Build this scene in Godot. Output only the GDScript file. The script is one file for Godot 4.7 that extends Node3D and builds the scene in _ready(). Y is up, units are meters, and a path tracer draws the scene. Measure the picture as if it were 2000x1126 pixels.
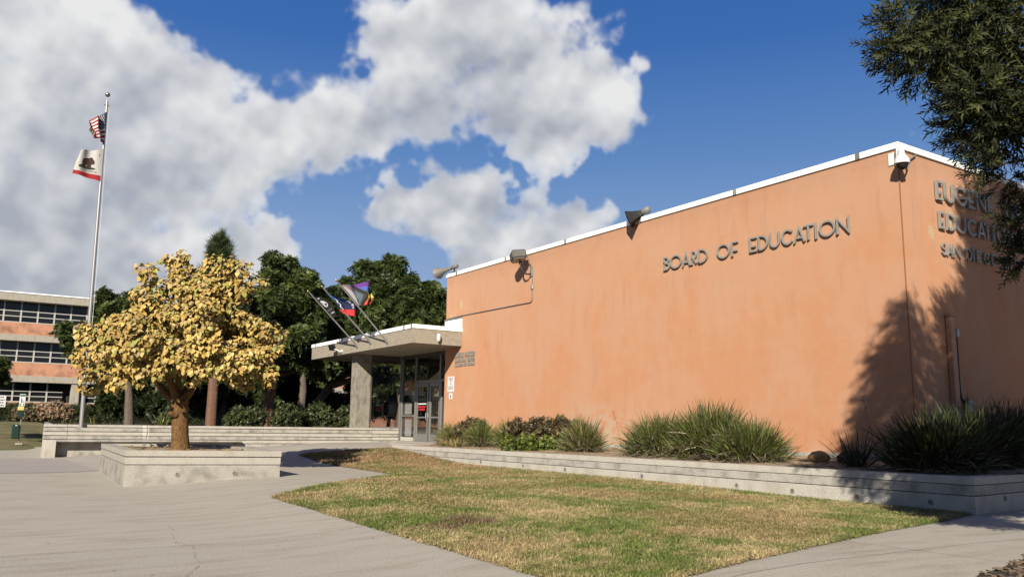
extends Node3D

# Axes: +X runs into the stucco building, -Z runs away along its long front, metres, lawn-side paving near y = 0.
const ACROSS := Vector3(0.8366, 0.0, 0.5478)     # horizontal, to the viewer's right
const AWAY := Vector3(0.5478, 0.0, -0.8366)      # horizontal, away from the viewer
const FRONT := 14.3                              # X of the long stucco front
const NEAR_END := -8.66                          # Z of its near end
const FAR_END := -26.1
const EYE := Vector3(0, 1.16, 0)

var M := {}
var used := {}
var rng := RandomNumberGenerator.new()
var turf_noise := FastNoiseLite.new()
var fine_noise := FastNoiseLite.new()


func _ready() -> void:
	rng.seed = 20240611
	# ---- camera, sky, sun, exposure
	var cam := Camera3D.new()
	cam.name = "camera"
	cam.transform = Transform3D(Basis(Vector3(0.83528573, 0.01330825, 0.54965502), Vector3(-0.10070845, 0.98649698, 0.12915697), Vector3(-0.54051416, -0.16323788, 0.8253471)), EYE)
	cam.fov = 38.02
	cam.near = 0.1
	cam.far = 2000.0
	add_child(cam)
	cam.current = true
	var we := WorldEnvironment.new()
	we.name = "world"
	var env := Environment.new()
	env.background_mode = Environment.BG_SKY
	env.sky = Sky.new()
	var pano := PanoramaSkyMaterial.new()
	pano.panorama = sky_picture()
	env.sky.sky_material = pano
	env.background_energy_multiplier = 0.466
	env.tonemap_mode = Environment.TONE_MAPPER_LINEAR
	env.tonemap_exposure = 2.15
	env.sdfgi_enabled = true
	env.ssao_enabled = true
	env.ssil_enabled = true
	we.environment = env
	add_child(we)
	var sun := DirectionalLight3D.new()
	sun.name = "sun"
	sun.light_energy = 1.6
	sun.light_color = Color(1.0, 0.955, 0.88)
	sun.light_angular_distance = 0.5
	sun.shadow_enabled = true
	add_child(sun)
	sun.look_at_from_position(Vector3(-20, 16, 20), Vector3(-19, 15.2, 19), Vector3.UP)

	turf_noise.seed = 11
	turf_noise.frequency = 0.35
	turf_noise.fractal_octaves = 4
	fine_noise.seed = 5
	fine_noise.frequency = 2.2
	fine_noise.fractal_octaves = 3
	make_materials()
	# ---- the setting
	build_ground()
	build_main_building()
	build_bench_wall()
	build_front_planter()
	build_tree_planter()
	build_far_building()
	# ---- things
	build_lettering()
	build_wall_fittings()
	build_flags()
	build_left_signs()
	build_yellow_tree()
	build_back_trees()
	build_near_tree()
	build_planting()
	build_lawn()


# ------------------------------------------------------------------ helpers

class MB:
	var st := SurfaceTool.new()
	var tinted := false
	func _init(tint := false) -> void:
		st.begin(Mesh.PRIMITIVE_TRIANGLES)
		st.set_smooth_group(-1)
		tinted = tint
	func smooth(on: bool) -> void:
		st.set_smooth_group(0 if on else -1)
	func color(c: Color) -> void:
		st.set_color(c)
	func tri(a: Vector3, b: Vector3, c: Vector3) -> void:      # counter-clockwise from outside
		st.add_vertex(a)
		st.add_vertex(c)
		st.add_vertex(b)
	func quad(a: Vector3, b: Vector3, c: Vector3, d: Vector3) -> void:
		tri(a, b, c)
		tri(a, c, d)
	func tri_out(a: Vector3, b: Vector3, c: Vector3, mid: Vector3) -> void:
		if (b - a).cross(c - a).dot((a + b + c) / 3.0 - mid) < 0.0:
			tri(a, c, b)
		else:
			tri(a, b, c)
	func quad_out(a: Vector3, b: Vector3, c: Vector3, d: Vector3, mid: Vector3) -> void:
		tri_out(a, b, c, mid)
		tri_out(a, c, d, mid)
	func box(c: Vector3, s: Vector3, bev := 0.0, turn := Basis()) -> void:
		var h := s / 2.0
		var v := {}
		for sx in [-1, 1]:
			for sy in [-1, 1]:
				for sz in [-1, 1]:
					for a in 3:
						var p := Vector3(sx * (h.x - (0.0 if a == 0 else bev)), sy * (h.y - (0.0 if a == 1 else bev)), sz * (h.z - (0.0 if a == 2 else bev)))
						v[Vector4i(sx, sy, sz, a)] = c + turn * p
		for a in 3:
			var b := (a + 1) % 3
			var e := (a + 2) % 3
			for s1 in [-1, 1]:
				var q := []
				for pair in [[-1, -1], [1, -1], [1, 1], [-1, 1]]:
					var k := Vector3i()
					k[a] = s1
					k[b] = pair[0]
					k[e] = pair[1]
					q.append(v[Vector4i(k.x, k.y, k.z, a)])
				quad_out(q[0], q[1], q[2], q[3], c)
				if bev > 0.0:
					for s2 in [-1, 1]:      # the edge between faces a and b
						var k1 := Vector3i()
						k1[a] = s1
						k1[b] = s2
						k1[e] = -1
						var k2 := k1
						k2[e] = 1
						quad_out(v[Vector4i(k1.x, k1.y, k1.z, a)], v[Vector4i(k1.x, k1.y, k1.z, b)], v[Vector4i(k2.x, k2.y, k2.z, b)], v[Vector4i(k2.x, k2.y, k2.z, a)], c)
		if bev > 0.0:
			for sx in [-1, 1]:
				for sy in [-1, 1]:
					for sz in [-1, 1]:
						tri_out(v[Vector4i(sx, sy, sz, 0)], v[Vector4i(sx, sy, sz, 1)], v[Vector4i(sx, sy, sz, 2)], c)
	func span(lo: Vector3, hi: Vector3, bev := 0.0) -> void:
		box((lo + hi) / 2.0, (hi - lo).abs(), bev)
	func tube(pts: Array, radii: Array, sides := 8, caps := true) -> void:
		var rings := []
		var dir0: Vector3 = (pts[1] - pts[0]).normalized()
		var side := dir0.cross(Vector3.UP if absf(dir0.y) < 0.9 else Vector3.RIGHT).normalized()
		for i in pts.size():
			var d: Vector3 = ((pts[mini(i + 1, pts.size() - 1)] - pts[maxi(i - 1, 0)]) as Vector3).normalized()
			side = (side - d * side.dot(d)).normalized()
			var up := side.cross(d)
			var ring := []
			for k in sides:
				var w := TAU * k / sides
				ring.append(pts[i] + (side * cos(w) + up * sin(w)) * float(radii[mini(i, radii.size() - 1)]))
			rings.append(ring)
		smooth(true)
		for i in rings.size() - 1:
			var mid: Vector3 = (pts[i] + pts[i + 1]) / 2.0
			for k in sides:
				var j := (k + 1) % sides
				quad_out(rings[i][k], rings[i][j], rings[i + 1][j], rings[i + 1][k], mid)
		smooth(false)
		if caps:
			for e in [0, rings.size() - 1]:
				var inside: Vector3 = pts[1 if e == 0 else rings.size() - 2]
				for k in range(1, sides - 1):
					tri_out(rings[e][0], rings[e][k], rings[e][k + 1], inside)
	func lathe(profile: Array, where: Transform3D, sides := 16) -> void:    # profile of Vector2(radius, height)
		smooth(true)
		for i in profile.size() - 1:
			for k in sides:
				var w0 := TAU * k / sides
				var w1 := TAU * (k + 1) / sides
				var p: Vector2 = profile[i]
				var q: Vector2 = profile[i + 1]
				var a := where * Vector3(p.x * cos(w0), p.y, p.x * sin(w0))
				var b := where * Vector3(p.x * cos(w1), p.y, p.x * sin(w1))
				var c := where * Vector3(q.x * cos(w1), q.y, q.x * sin(w1))
				var d := where * Vector3(q.x * cos(w0), q.y, q.x * sin(w0))
				quad(a, d, c, b)
		smooth(false)
	func prism(poly: PackedVector2Array, y0: float, y1: float) -> void:      # poly of (x, z)
		var p := poly
		if Geometry2D.is_polygon_clockwise(p):
			p = p.duplicate()
			p.reverse()
		var n := p.size()
		var idx := Geometry2D.triangulate_polygon(p)
		for i in range(0, idx.size(), 3):
			var a := p[idx[i]]
			var b := p[idx[i + 1]]
			var c := p[idx[i + 2]]
			var flip := (b - a).cross(c - a) > 0.0
			if flip:
				var t := b
				b = c
				c = t
			tri(Vector3(a.x, y1, a.y), Vector3(b.x, y1, b.y), Vector3(c.x, y1, c.y))
			tri(Vector3(a.x, y0, a.y), Vector3(c.x, y0, c.y), Vector3(b.x, y0, b.y))
		for i in n:
			var a := p[i]
			var b := p[(i + 1) % n]
			# outward is to the right of a->b in (x, z) for this winding
			var o := Vector2((b - a).y, -(b - a).x)
			var m2 := (a + b) / 2.0 + o.normalized() * 0.001
			var outward := not Geometry2D.is_point_in_polygon(m2, p)
			var q := [Vector3(a.x, y0, a.y), Vector3(b.x, y0, b.y), Vector3(b.x, y1, b.y), Vector3(a.x, y1, a.y)]
			var nrm: Vector3 = (q[1] - q[0]).cross(q[2] - q[0])
			var want := Vector3(o.x, 0, o.y) * (1.0 if outward else -1.0)
			if nrm.dot(want) < 0.0:
				quad(q[3], q[2], q[1], q[0])
			else:
				quad(q[0], q[1], q[2], q[3])
	func ribbon(pts: Array, sides: Array) -> void:      # a strip; sides[i] is half the width as a vector
		for i in pts.size() - 1:
			quad(pts[i] - sides[i], pts[i] + sides[i], pts[i + 1] + sides[i + 1], pts[i + 1] - sides[i + 1])
	func mesh() -> ArrayMesh:
		st.generate_normals()
		return st.commit()


func numbered(base: String) -> String:
	used[base] = int(used.get(base, -1)) + 1
	return base if used[base] == 0 else "%s_%03d" % [base, used[base]]


func tag(o: Node3D, label: String, category: String, group := "") -> Node3D:
	o.set_meta("label", label)
	o.set_meta("category", category)
	if group:
		o.set_meta("group", group)
	return o


func thing(called: String, label: String, category: String, at := Vector3.ZERO, group := "") -> Node3D:
	var o := Node3D.new()
	o.name = numbered(called)
	o.position = at
	add_child(o, true)
	return tag(o, label, category, group)


# one mesh as a part of parent; the builder works in world axes, so the parent's place is taken off
func put(called: String, mb: Variant, mat: Material, parent: Node3D, kind := "") -> MeshInstance3D:
	var o := MeshInstance3D.new()
	o.name = called if parent != self else numbered(called)
	o.mesh = mb.mesh() if mb is MB else mb
	o.material_override = mat
	if parent != self:
		var p: Node3D = parent
		while p != self:
			o.position -= p.position
			p = p.get_parent()
	parent.add_child(o, true)
	if kind:
		o.set_meta("kind", kind)
	return o


func struct(called: String, mb: Variant, mat: Material) -> MeshInstance3D:
	return put(called, mb, mat, self, "structure")


func copies(called: String, mesh: Mesh, mat: Material, places: Array, tints: PackedColorArray, parent: Node3D) -> MultiMeshInstance3D:
	var mm := MultiMesh.new()
	mm.transform_format = MultiMesh.TRANSFORM_3D
	mm.use_colors = true
	mm.mesh = mesh
	mm.instance_count = places.size()
	for i in places.size():
		mm.set_instance_transform(i, places[i])
		mm.set_instance_color(i, tints[i])
	var o := MultiMeshInstance3D.new()
	o.name = called if parent != self else numbered(called)
	o.multimesh = mm
	o.material_override = mat
	o.set_meta("kind", "stuff")
	parent.add_child(o, true)
	if parent != self:
		o.position = -parent.position
	return o


func rnd(a: float, b: float) -> float:
	return rng.randf_range(a, b)


func rnd_dir() -> Vector3:
	var y := rng.randf_range(-1.0, 1.0)
	var w := rng.randf() * TAU
	var r := sqrt(1.0 - y * y)
	return Vector3(r * cos(w), y, r * sin(w))


func ss(a: float, b: float, x: float) -> float:
	return smoothstep(a, b, x)


func ground_y(x: float, z: float) -> float:
	return 0.18 * ss(2.2, 5.6, x) - 0.055 * ss(7.5, 10.5, x) * ss(-13.0, -7.0, z) + 0.35 * ss(0.0, 1.0, (9.0 - Vector2(x - 14.0, z + 26.0).length()) / 5.5)


func lin(r: float, g: float, b: float) -> Color:      # a colour given as linear values
	return Color(r, g, b).linear_to_srgb()


# ------------------------------------------------------------------ sky

var cloud_a := FastNoiseLite.new()
var cloud_b := FastNoiseLite.new()
var puffs := []


var puff_field := PackedFloat32Array()      # the puffs summed on a quarter-degree grid, azimuth -10..80, elevation 0..40


func lay_puffs() -> void:
	puff_field.resize(361 * 161)
	for iy in 161:
		for ix in 361:
			var az := ix * 0.25 - 10.0
			var el := iy * 0.25
			var s := 0.0
			for c in puffs:
				var dx: float = (az - c[0]) * cos(deg_to_rad(el)) / c[2]
				if absf(dx) > 2.2:
					continue
				var dy: float = (el - c[1]) / c[3]
				var q := dx * dx + dy * dy
				if q < 5.0:
					s += c[4] * exp(-q * 1.15)
			puff_field[iy * 361 + ix] = minf(s, 1.3)


func sky_density(d: Vector3, fine := true) -> float:
	var p := (d + Vector3(cloud_b.get_noise_3dv(d * 9.0), cloud_b.get_noise_3dv(d * 9.0 + Vector3(7, 3, 1)), cloud_b.get_noise_3dv(d * 9.0 + Vector3(1, 9, 4))) * 0.03).normalized()
	var az := rad_to_deg(atan2(p.x, -p.z))
	var el := rad_to_deg(asin(clampf(p.y, -1, 1)))
	var s := 0.0
	if az > -9.5 and az < 79.5 and el > 0.0 and el < 39.5:
		var fx := (az + 10.0) * 4.0
		var fy := el * 4.0
		var i := int(fy) * 361 + int(fx)
		var tx := fx - int(fx)
		s = lerpf(lerpf(puff_field[i], puff_field[i + 1], tx), lerpf(puff_field[i + 361], puff_field[i + 362], tx), fy - int(fy))
	# scattered fair-weather cloud round the rest of the sky
	var rest := maxf(ss(-4.0, -10.0, az), maxf(ss(70.0, 78.0, az), ss(33.0, 40.0, el)))
	if rest > 0.0:
		s = maxf(s, rest * (0.34 + 0.9 * cloud_b.get_noise_3dv(d * 3.0) - 0.25 * ss(40.0, 85.0, el)))
	var loose := ss(0.02, 0.4, s)
	s += loose * -0.04 + loose * 0.95 * cloud_a.get_noise_3dv(d * 7.5) + loose * 0.35 * cloud_b.get_noise_3dv(d * 21.0)
	return s + loose * (0.30 * cloud_b.get_noise_3dv(d * 26.0 + Vector3(3, 0, 0)) + 0.16 * cloud_a.get_noise_3dv(d * 62.0)) if fine else s


const SKY_STEPS := [[0.0, Color(0.33, 0.44, 0.64)], [0.14, Color(0.29, 0.41, 0.63)], [0.22, Color(0.215, 0.345, 0.595)], [0.31, Color(0.118, 0.25, 0.53)], [0.43, Color(0.047, 0.15, 0.44)], [0.65, Color(0.02, 0.09, 0.32)], [1.0, Color(0.012, 0.06, 0.24)]]


func sky_color(d: Vector3, lit: Vector3) -> Color:
	var c := SKY_STEPS[SKY_STEPS.size() - 1][1] as Color
	for i in SKY_STEPS.size() - 1:
		if d.y <= SKY_STEPS[i + 1][0]:
			c = (SKY_STEPS[i][1] as Color).lerp(SKY_STEPS[i + 1][1], clampf((d.y - SKY_STEPS[i][0]) / (SKY_STEPS[i + 1][0] - SKY_STEPS[i][0]), 0.0, 1.0))
			break
	var r := sky_density(d)
	var wisp := 0.5 + 0.5 * cloud_b.get_noise_3dv(d * 6.0 + Vector3(0, 5, 0))
	var cover := ss(0.30, 0.50 + 0.85 * wisp * wisp, r)
	if cover <= 0.0:
		return c
	var above := 0.0
	for k in 4:
		above += ss(0.25, 1.15, sky_density((d + Vector3(0, 0.022 + 0.04 * k, 0)).normalized(), false)) / 4.0
	# billows: the relief of the cloud, lit from above and behind the viewer
	var billow := cloud_b.get_noise_3dv((d - lit * 0.012) * 12.0) - cloud_b.get_noise_3dv((d + lit * 0.022) * 12.0)
	var crumb := cloud_b.get_noise_3dv((d - lit * 0.004) * 38.0) - cloud_b.get_noise_3dv((d + lit * 0.007) * 38.0)
	var soft := cloud_b.get_noise_3dv(d * 5.0 + Vector3(0, 0, 6))
	var rim := ss(1.1, 0.5, r)
	var light := clampf(0.78 - 0.50 * above * ss(0.3, 0.9, r) + billow * 0.50 + crumb * (0.10 + 0.22 * rim) + 0.5 * soft + 0.10 * rim, 0.0, 1.0)
	var shade := Color(0.40, 0.425, 0.485).lerp(Color(0.83, 0.83, 0.825), light)
	return c.lerp(shade, cover * (0.97 - 0.34 * ss(1.05, 0.45, r)))


func direction(u: float, v: float) -> Vector3:
	var az := u * TAU
	var el := (0.5 - v) * PI
	return Vector3(sin(az) * cos(el), sin(el), -cos(az) * cos(el))


func sky_picture() -> ImageTexture:
	cloud_a.seed = 3
	cloud_a.frequency = 1.0
	cloud_a.fractal_octaves = 5
	cloud_a.fractal_gain = 0.55
	cloud_b.seed = 8
	cloud_b.frequency = 1.0
	cloud_b.fractal_octaves = 3
	# azimuth, elevation, half widths in degrees, weight
	puffs = [[-2.5, 20.0, 5.0, 5.0, 1.0], [-2.5, 14.0, 5.0, 5.0, 1.0], [9.5, 7.2, 6.0, 1.6, 1.1], [2.0, 6.0, 5.0, 1.5, 0.9], [13.0, 7.6, 3.0, 1.6, 1.0], [16.4, 12.0, 1.6, 2.0, 0.9], [1.79, 20.05, 5.26, 5.26, 1.0], [5.8, 19.93, 4.91, 3.86, 1.0], [9.62, 21.52, 3.16, 2.8, 1.0], [12.03, 19.35, 2.8, 2.8, 1.0], [2.87, 14.85, 5.26, 4.21, 1.0], [7.68, 15.57, 5.26, 3.86, 1.0], [12.27, 16.15, 4.91, 2.45, 1.0],
		[16.0, 19.19, 2.8, 2.1, 1.0], [14.77, 12.78, 2.8, 2.8, 1.25], [12.06, 10.56, 3.6, 2.5, 1.3], [5.19, 10.85, 5.0, 3.3, 1.3], [7.6, 8.6, 5.0, 2.0, 1.3], [14.2, 9.8, 2.4, 2.0, 1.1], [1.0, 10.6, 2.6, 2.0, 1.0], [3.4, 8.0, 3.0, 1.2, 1.1], [1.39, 23.74, 2.8, 2.1, 0.8], [4.49, 24.17, 2.1, 2.1, 0.8], [19.33, 20.84, 3.16, 2.45, 1.0],
		[23.23, 20.5, 2.8, 2.1, 1.0], [27.15, 22.07, 3.86, 3.16, 1.0], [31.56, 21.89, 4.21, 3.16, 1.0], [36.72, 21.93, 3.86, 3.16, 1.0], [40.01, 20.53, 2.45, 1.75, 1.0], [25.57, 25.25, 3.86, 2.45, 1.0], [30.36, 25.8, 3.86, 3.16, 1.0],
		[35.21, 26.51, 3.86, 3.16, 1.0], [38.57, 25.18, 2.1, 2.8, 1.0], [32.95, 27.77, 7.01, 1.75, 1.0], [23.27, 27.31, 2.45, 1.4, 0.8], [35.28, 18.89, 2.1, 1.75, 0.8], [25.56, 15.5, 2.3, 1.9, 0.95], [28.1, 14.6, 3.0, 2.4, 0.95],
		[30.23, 15.5, 2.0, 1.5, 0.95], [28.16, 12.89, 2.45, 1.05, 0.7], [34.9, 16.6, 1.5, 2.2, 0.6], [36.6, 14.6, 3.0, 2.2, 0.7], [33.0, 12.0, 3.6, 1.5, 1.0], [35.5, 12.9, 3.2, 1.6, 0.85], [31.0, 10.6, 2.4, 1.1, 0.8], [39.0, 14.8, 2.0, 1.2, 0.5], [58.42, 17.82, 3.16, 0.53, 0.3],
		[44.33, 21.02, 0.88, 0.7, 0.35], [41.86, 24.1, 0.7, 0.7, 0.3], [22.05, 15.53, 1.05, 1.05, 0.45], [2.99, 7.99, 3.86, 1.05, 0.9]]
	lay_puffs()
	var lit := Vector3(-0.35, 0.85, 0.1).normalized()
	var w := 4096
	var h := 2048
	var k := 4
	var whole := PackedFloat32Array()
	whole.resize(w / k * h / k * 3)
	for y in h / k:
		for x in w / k:
			var d := direction((x + 0.5) * k / w, (y + 0.5) * k / h)
			if d.y < -0.02:
				d = Vector3(d.x, 0.0, d.z).normalized()
				var i0 := (y * w / k + x) * 3
				whole[i0] = 0.2
				whole[i0 + 1] = 0.2
				whole[i0 + 2] = 0.2
				continue
			var c := sky_color(d, lit)
			var i := (y * w / k + x) * 3
			whole[i] = c.r
			whole[i + 1] = c.g
			whole[i + 2] = c.b
	var im := Image.create_from_data(w / k, h / k, false, Image.FORMAT_RGBF, whole.to_byte_array())
	im.resize(w, h, Image.INTERPOLATE_CUBIC)
	# the part of the sky over the place, finer
	var x0 := int(-4.0 / 360.0 * w)
	var x1 := int(72.0 / 360.0 * w)
	var y0 := int((0.5 - 34.0 / 180.0) * h)
	var y1 := int((0.5 - 3.0 / 180.0) * h)
	var part := PackedFloat32Array()
	part.resize((x1 - x0) * (y1 - y0) * 3)
	var at := 0
	for y in range(y0, y1):
		for x in range(x0, x1):
			var c := sky_color(direction((x + 0.5) / w, (y + 0.5) / h), lit)
			part[at] = c.r
			part[at + 1] = c.g
			part[at + 2] = c.b
			at += 3
	var fine := Image.create_from_data(x1 - x0, y1 - y0, false, Image.FORMAT_RGBF, part.to_byte_array())
	im.blit_rect(fine, Rect2i(-x0, 0, x1, y1 - y0), Vector2i(0, y0))
	im.blit_rect(fine, Rect2i(0, 0, -x0, y1 - y0), Vector2i(w + x0, y0))
	return ImageTexture.create_from_image(im)


# ------------------------------------------------------------------ materials

func noise_picture(freq: float, ramp: Array, size := 512, octaves := 5, sd := 1, gain := 0.55) -> NoiseTexture2D:
	var n := FastNoiseLite.new()
	n.seed = sd
	n.frequency = freq
	n.fractal_octaves = octaves
	n.fractal_gain = gain
	var t := NoiseTexture2D.new()
	t.width = size
	t.height = size
	t.seamless = true
	t.noise = n
	var g := Gradient.new()
	var offs := PackedFloat32Array()
	var cols := PackedColorArray()
	for r in ramp:
		offs.append(r[0])
		cols.append(r[1])
	g.offsets = offs
	g.colors = cols
	t.color_ramp = g
	return t


func grey(a: float, b: float, c: float) -> Array:
	return [[0.0, Color(a, a, a)], [0.5, Color(b, b, b)], [1.0, Color(c, c, c)]]


func plain(called: String, c: Color, rough := 0.8, metal := 0.0) -> StandardMaterial3D:
	var m := StandardMaterial3D.new()
	m.resource_name = called
	var k := 0.9 if called == "white_flashing" else 0.6
	m.albedo_color = Color(c.srgb_to_linear() * k, 1.0).linear_to_srgb()
	m.albedo_color.a = c.a
	m.roughness = rough
	m.metallic = metal
	m.metallic_specular = 0.4
	M[called] = m
	return m


# a world-laid surface: a colour, a noise picture over it, a relief, and a coarser second noise multiplied in
func ground_like(called: String, c: Color, pic: Texture2D, scale: Vector3, relief: Texture2D, depth: float, over: Texture2D, over_scale: Vector3, rough := 0.9) -> StandardMaterial3D:
	var m := plain(called, c, rough)
	m.albedo_texture = pic
	m.uv1_triplanar = true
	m.uv1_world_triplanar = true
	m.uv1_scale = scale
	m.uv1_triplanar_sharpness = 4.0
	if relief:
		m.heightmap_enabled = true
		m.heightmap_texture = relief
		m.heightmap_scale = depth
	if over:
		m.detail_enabled = true
		m.detail_albedo = over
		m.detail_blend_mode = BaseMaterial3D.BLEND_MODE_MUL
		m.detail_uv_layer = BaseMaterial3D.DETAIL_UV_2
		m.uv2_triplanar = true
		m.uv2_world_triplanar = true
		m.uv2_scale = over_scale
	return m


func leafy(called: String, c: Color, through: float, rough := 0.55) -> StandardMaterial3D:
	var m := plain(called, c, rough)
	m.vertex_color_use_as_albedo = true
	m.backlight_enabled = true
	m.backlight = Color(through, through, through)
	return m


func make_materials() -> void:
	var grain := noise_picture(0.05, grey(0.78, 0.9, 1.0), 512, 6, 2)
	var blotch := noise_picture(0.012, grey(0.66, 0.92, 1.0), 512, 5, 3)
	var speck := noise_picture(0.09, [[0.0, Color(0.72, 0.70, 0.67)], [0.28, Color(0.91, 0.905, 0.90)], [0.6, Color(0.96, 0.96, 0.96)], [1.0, Color(1, 1, 1)]], 512, 5, 4)
	var rough_h := noise_picture(0.06, grey(0, 0.5, 1), 512, 5, 6)
	var streak := noise_picture(0.02, [[0.0, Color(0.88, 0.865, 0.84)], [0.4, Color(0.965, 0.96, 0.95)], [0.65, Color(1, 1, 1)], [1.0, Color(0.95, 0.945, 0.93)]], 512, 5, 9)
	M.grain = grain
	M.blotch = blotch
	ground_like("paving_concrete", lin(0.495, 0.463, 0.405), speck, Vector3(0.9, 0.9, 0.9), rough_h, 0.25, streak, Vector3(0.07, 0.2, 0.32), 0.85)
	ground_like("paving_concrete_b", lin(0.475, 0.445, 0.39), speck, Vector3(0.83, 0.83, 0.83), rough_h, 0.25, streak, Vector3(0.065, 0.2, 0.29), 0.85)
	ground_like("paving_concrete_c", lin(0.43, 0.40, 0.37), speck, Vector3(0.97, 0.97, 0.97), rough_h, 0.25, streak, Vector3(0.08, 0.2, 0.35), 0.85)
	ground_like("wall_concrete", lin(0.60, 0.575, 0.52), speck, Vector3(0.8, 0.8, 0.8), rough_h, 0.5, streak, Vector3(0.22, 0.13, 0.22), 0.9)
	ground_like("wall_concrete_b", lin(0.58, 0.555, 0.50), speck, Vector3(0.7, 0.9, 0.7), rough_h, 0.5, blotch, Vector3(0.3, 0.3, 0.3), 0.9)
	ground_like("planter_concrete", lin(0.475, 0.452, 0.405), speck, Vector3(0.8, 0.8, 0.8), rough_h, 0.5, blotch, Vector3(0.35, 0.35, 0.35), 0.9)
	ground_like("planter_concrete_b", lin(0.465, 0.44, 0.395), speck, Vector3(0.7, 0.9, 0.7), rough_h, 0.5, streak, Vector3(0.3, 0.2, 0.3), 0.9)
	ground_like("canopy_concrete", lin(0.47, 0.42, 0.34), grain, Vector3(0.35, 2.4, 0.35), rough_h, 0.3, streak, Vector3(0.25, 0.5, 0.25), 0.9)
	ground_like("board_concrete", lin(0.43, 0.40, 0.335), grain, Vector3(2.4, 0.3, 2.4), rough_h, 0.3, blotch, Vector3(0.5, 0.3, 0.5), 0.9)
	ground_like("ledge_concrete", lin(0.52, 0.49, 0.42), grain, Vector3(0.5, 0.5, 0.5), null, 0.0, streak, Vector3(0.35, 0.08, 0.35), 0.9)
	ground_like("far_stucco", lin(0.76, 0.385, 0.245), grain, Vector3(0.4, 0.4, 0.4), null, 0.0, blotch, Vector3(0.12, 0.12, 0.12), 0.9)
	ground_like("bed_soil", lin(0.66, 0.51, 0.36), noise_picture(0.12, [[0.0, Color(0.35, 0.33, 0.3)], [0.4, Color(0.8, 0.8, 0.78)], [1.0, Color(1, 1, 1)]], 512, 5, 12), Vector3(1.6, 1.6, 1.6), rough_h, 0.8, blotch, Vector3(0.3, 0.3, 0.3), 1.0)
	ground_like("dark_soil", lin(0.10, 0.075, 0.05), speck, Vector3(1.6, 1.6, 1.6), rough_h, 3.0, blotch, Vector3(0.3, 0.3, 0.3), 1.0)
	ground_like("base_earth", lin(0.20, 0.17, 0.12), speck, Vector3(0.3, 0.3, 0.3), null, 0.0, blotch, Vector3(0.02, 0.02, 0.02), 1.0)
	ground_like("roofing", lin(0.45, 0.44, 0.42), grain, Vector3(1, 1, 1), null, 0.0, blotch, Vector3(0.2, 0.2, 0.2), 0.95)
	ground_like("white_flashing", lin(0.80, 0.79, 0.77), grain, Vector3(0.15, 0.15, 0.15), null, 0.0, null, Vector3.ONE, 0.55)
	M.white_flashing.albedo_texture = noise_picture(0.01, grey(0.93, 0.98, 1.0), 256, 4, 21)
	var stucco := ground_like("stucco", lin(0.86, 0.86, 0.86), noise_picture(0.14, grey(0.80, 0.92, 1.0), 512, 4, 15), Vector3(1.5, 1.5, 1.5), noise_picture(0.16, grey(0, 0.5, 1), 512, 4, 16), 0.55, null, Vector3.ONE, 0.95)
	stucco.detail_enabled = true
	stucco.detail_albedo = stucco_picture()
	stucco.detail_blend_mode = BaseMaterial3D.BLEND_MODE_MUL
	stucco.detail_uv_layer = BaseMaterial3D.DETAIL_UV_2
	var turf := plain("turf", Color.WHITE, 1.0)
	turf.vertex_color_use_as_albedo = true
	turf.albedo_texture = noise_picture(0.2, grey(0.5, 0.8, 1.0), 512, 4, 17)
	turf.uv1_triplanar = true
	turf.uv1_world_triplanar = true
	turf.uv1_scale = Vector3(2.2, 2.2, 2.2)
	leafy("blade", Color.WHITE, 0.25, 0.6)
	leafy("tree_leaf", Color.WHITE, 0.35, 0.5)
	leafy("yellow_leaf", Color.WHITE, 0.5, 0.5)
	leafy("olive_leaf", Color.WHITE, 0.06, 0.6)
	M.olive_leaf.metallic_specular = 0.25
	plain("joint", lin(0.16, 0.15, 0.13), 1.0)
	plain("crack", lin(0.25, 0.23, 0.20), 1.0)
	plain("letter_metal", lin(0.36, 0.345, 0.315), 0.5, 0.25)
	plain("aluminium", lin(0.34, 0.335, 0.325), 0.42, 0.55)
	plain("bronze_frame", lin(0.12, 0.115, 0.105), 0.5, 0.4)
	plain("pole_metal", lin(0.42, 0.42, 0.42), 0.4, 0.6)
	plain("grey_metal", lin(0.30, 0.30, 0.29), 0.5, 0.5)
	plain("lamp_grey", lin(0.13, 0.125, 0.11), 0.55, 0.2)
	plain("dark_metal", lin(0.035, 0.034, 0.033), 0.5, 0.3)
	plain("black", lin(0.012, 0.012, 0.012), 0.6)
	plain("white_plastic", lin(0.80, 0.80, 0.79), 0.35)
	plain("horn_grey", lin(0.20, 0.195, 0.18), 0.55)
	plain("painted_pipe", lin(0.55, 0.30, 0.20), 0.7)
	plain("brass", lin(0.62, 0.45, 0.18), 0.3, 0.9)
	plain("ball_metal", lin(0.35, 0.34, 0.30), 0.3, 0.9)
	plain("far_frame", lin(0.55, 0.55, 0.52), 0.5, 0.2)
	plain("far_pane", lin(0.012, 0.013, 0.015), 0.12)
	plain("far_pane_b", lin(0.022, 0.022, 0.021), 0.2)
	plain("far_pane_c", lin(0.007, 0.008, 0.009), 0.08)
	plain("room_dark", lin(0.035, 0.032, 0.03), 0.9)
	plain("bin_green", lin(0.012, 0.038, 0.030), 0.45)
	plain("sign_yellow", lin(0.62, 0.50, 0.16), 0.6)
	plain("sign_white", lin(0.72, 0.73, 0.74), 0.5)
	plain("paper", lin(0.78, 0.79, 0.80), 0.9)
	plain("cardboard", lin(0.42, 0.29, 0.12), 0.9)
	plain("red_print", lin(0.55, 0.02, 0.025), 0.7)
	plain("rust", lin(0.30, 0.12, 0.05), 0.9)
	ground_like("stone_brown", lin(0.16, 0.11, 0.07), speck, Vector3(3, 3, 3), rough_h, 2.0, null, Vector3.ONE, 0.95)
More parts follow.
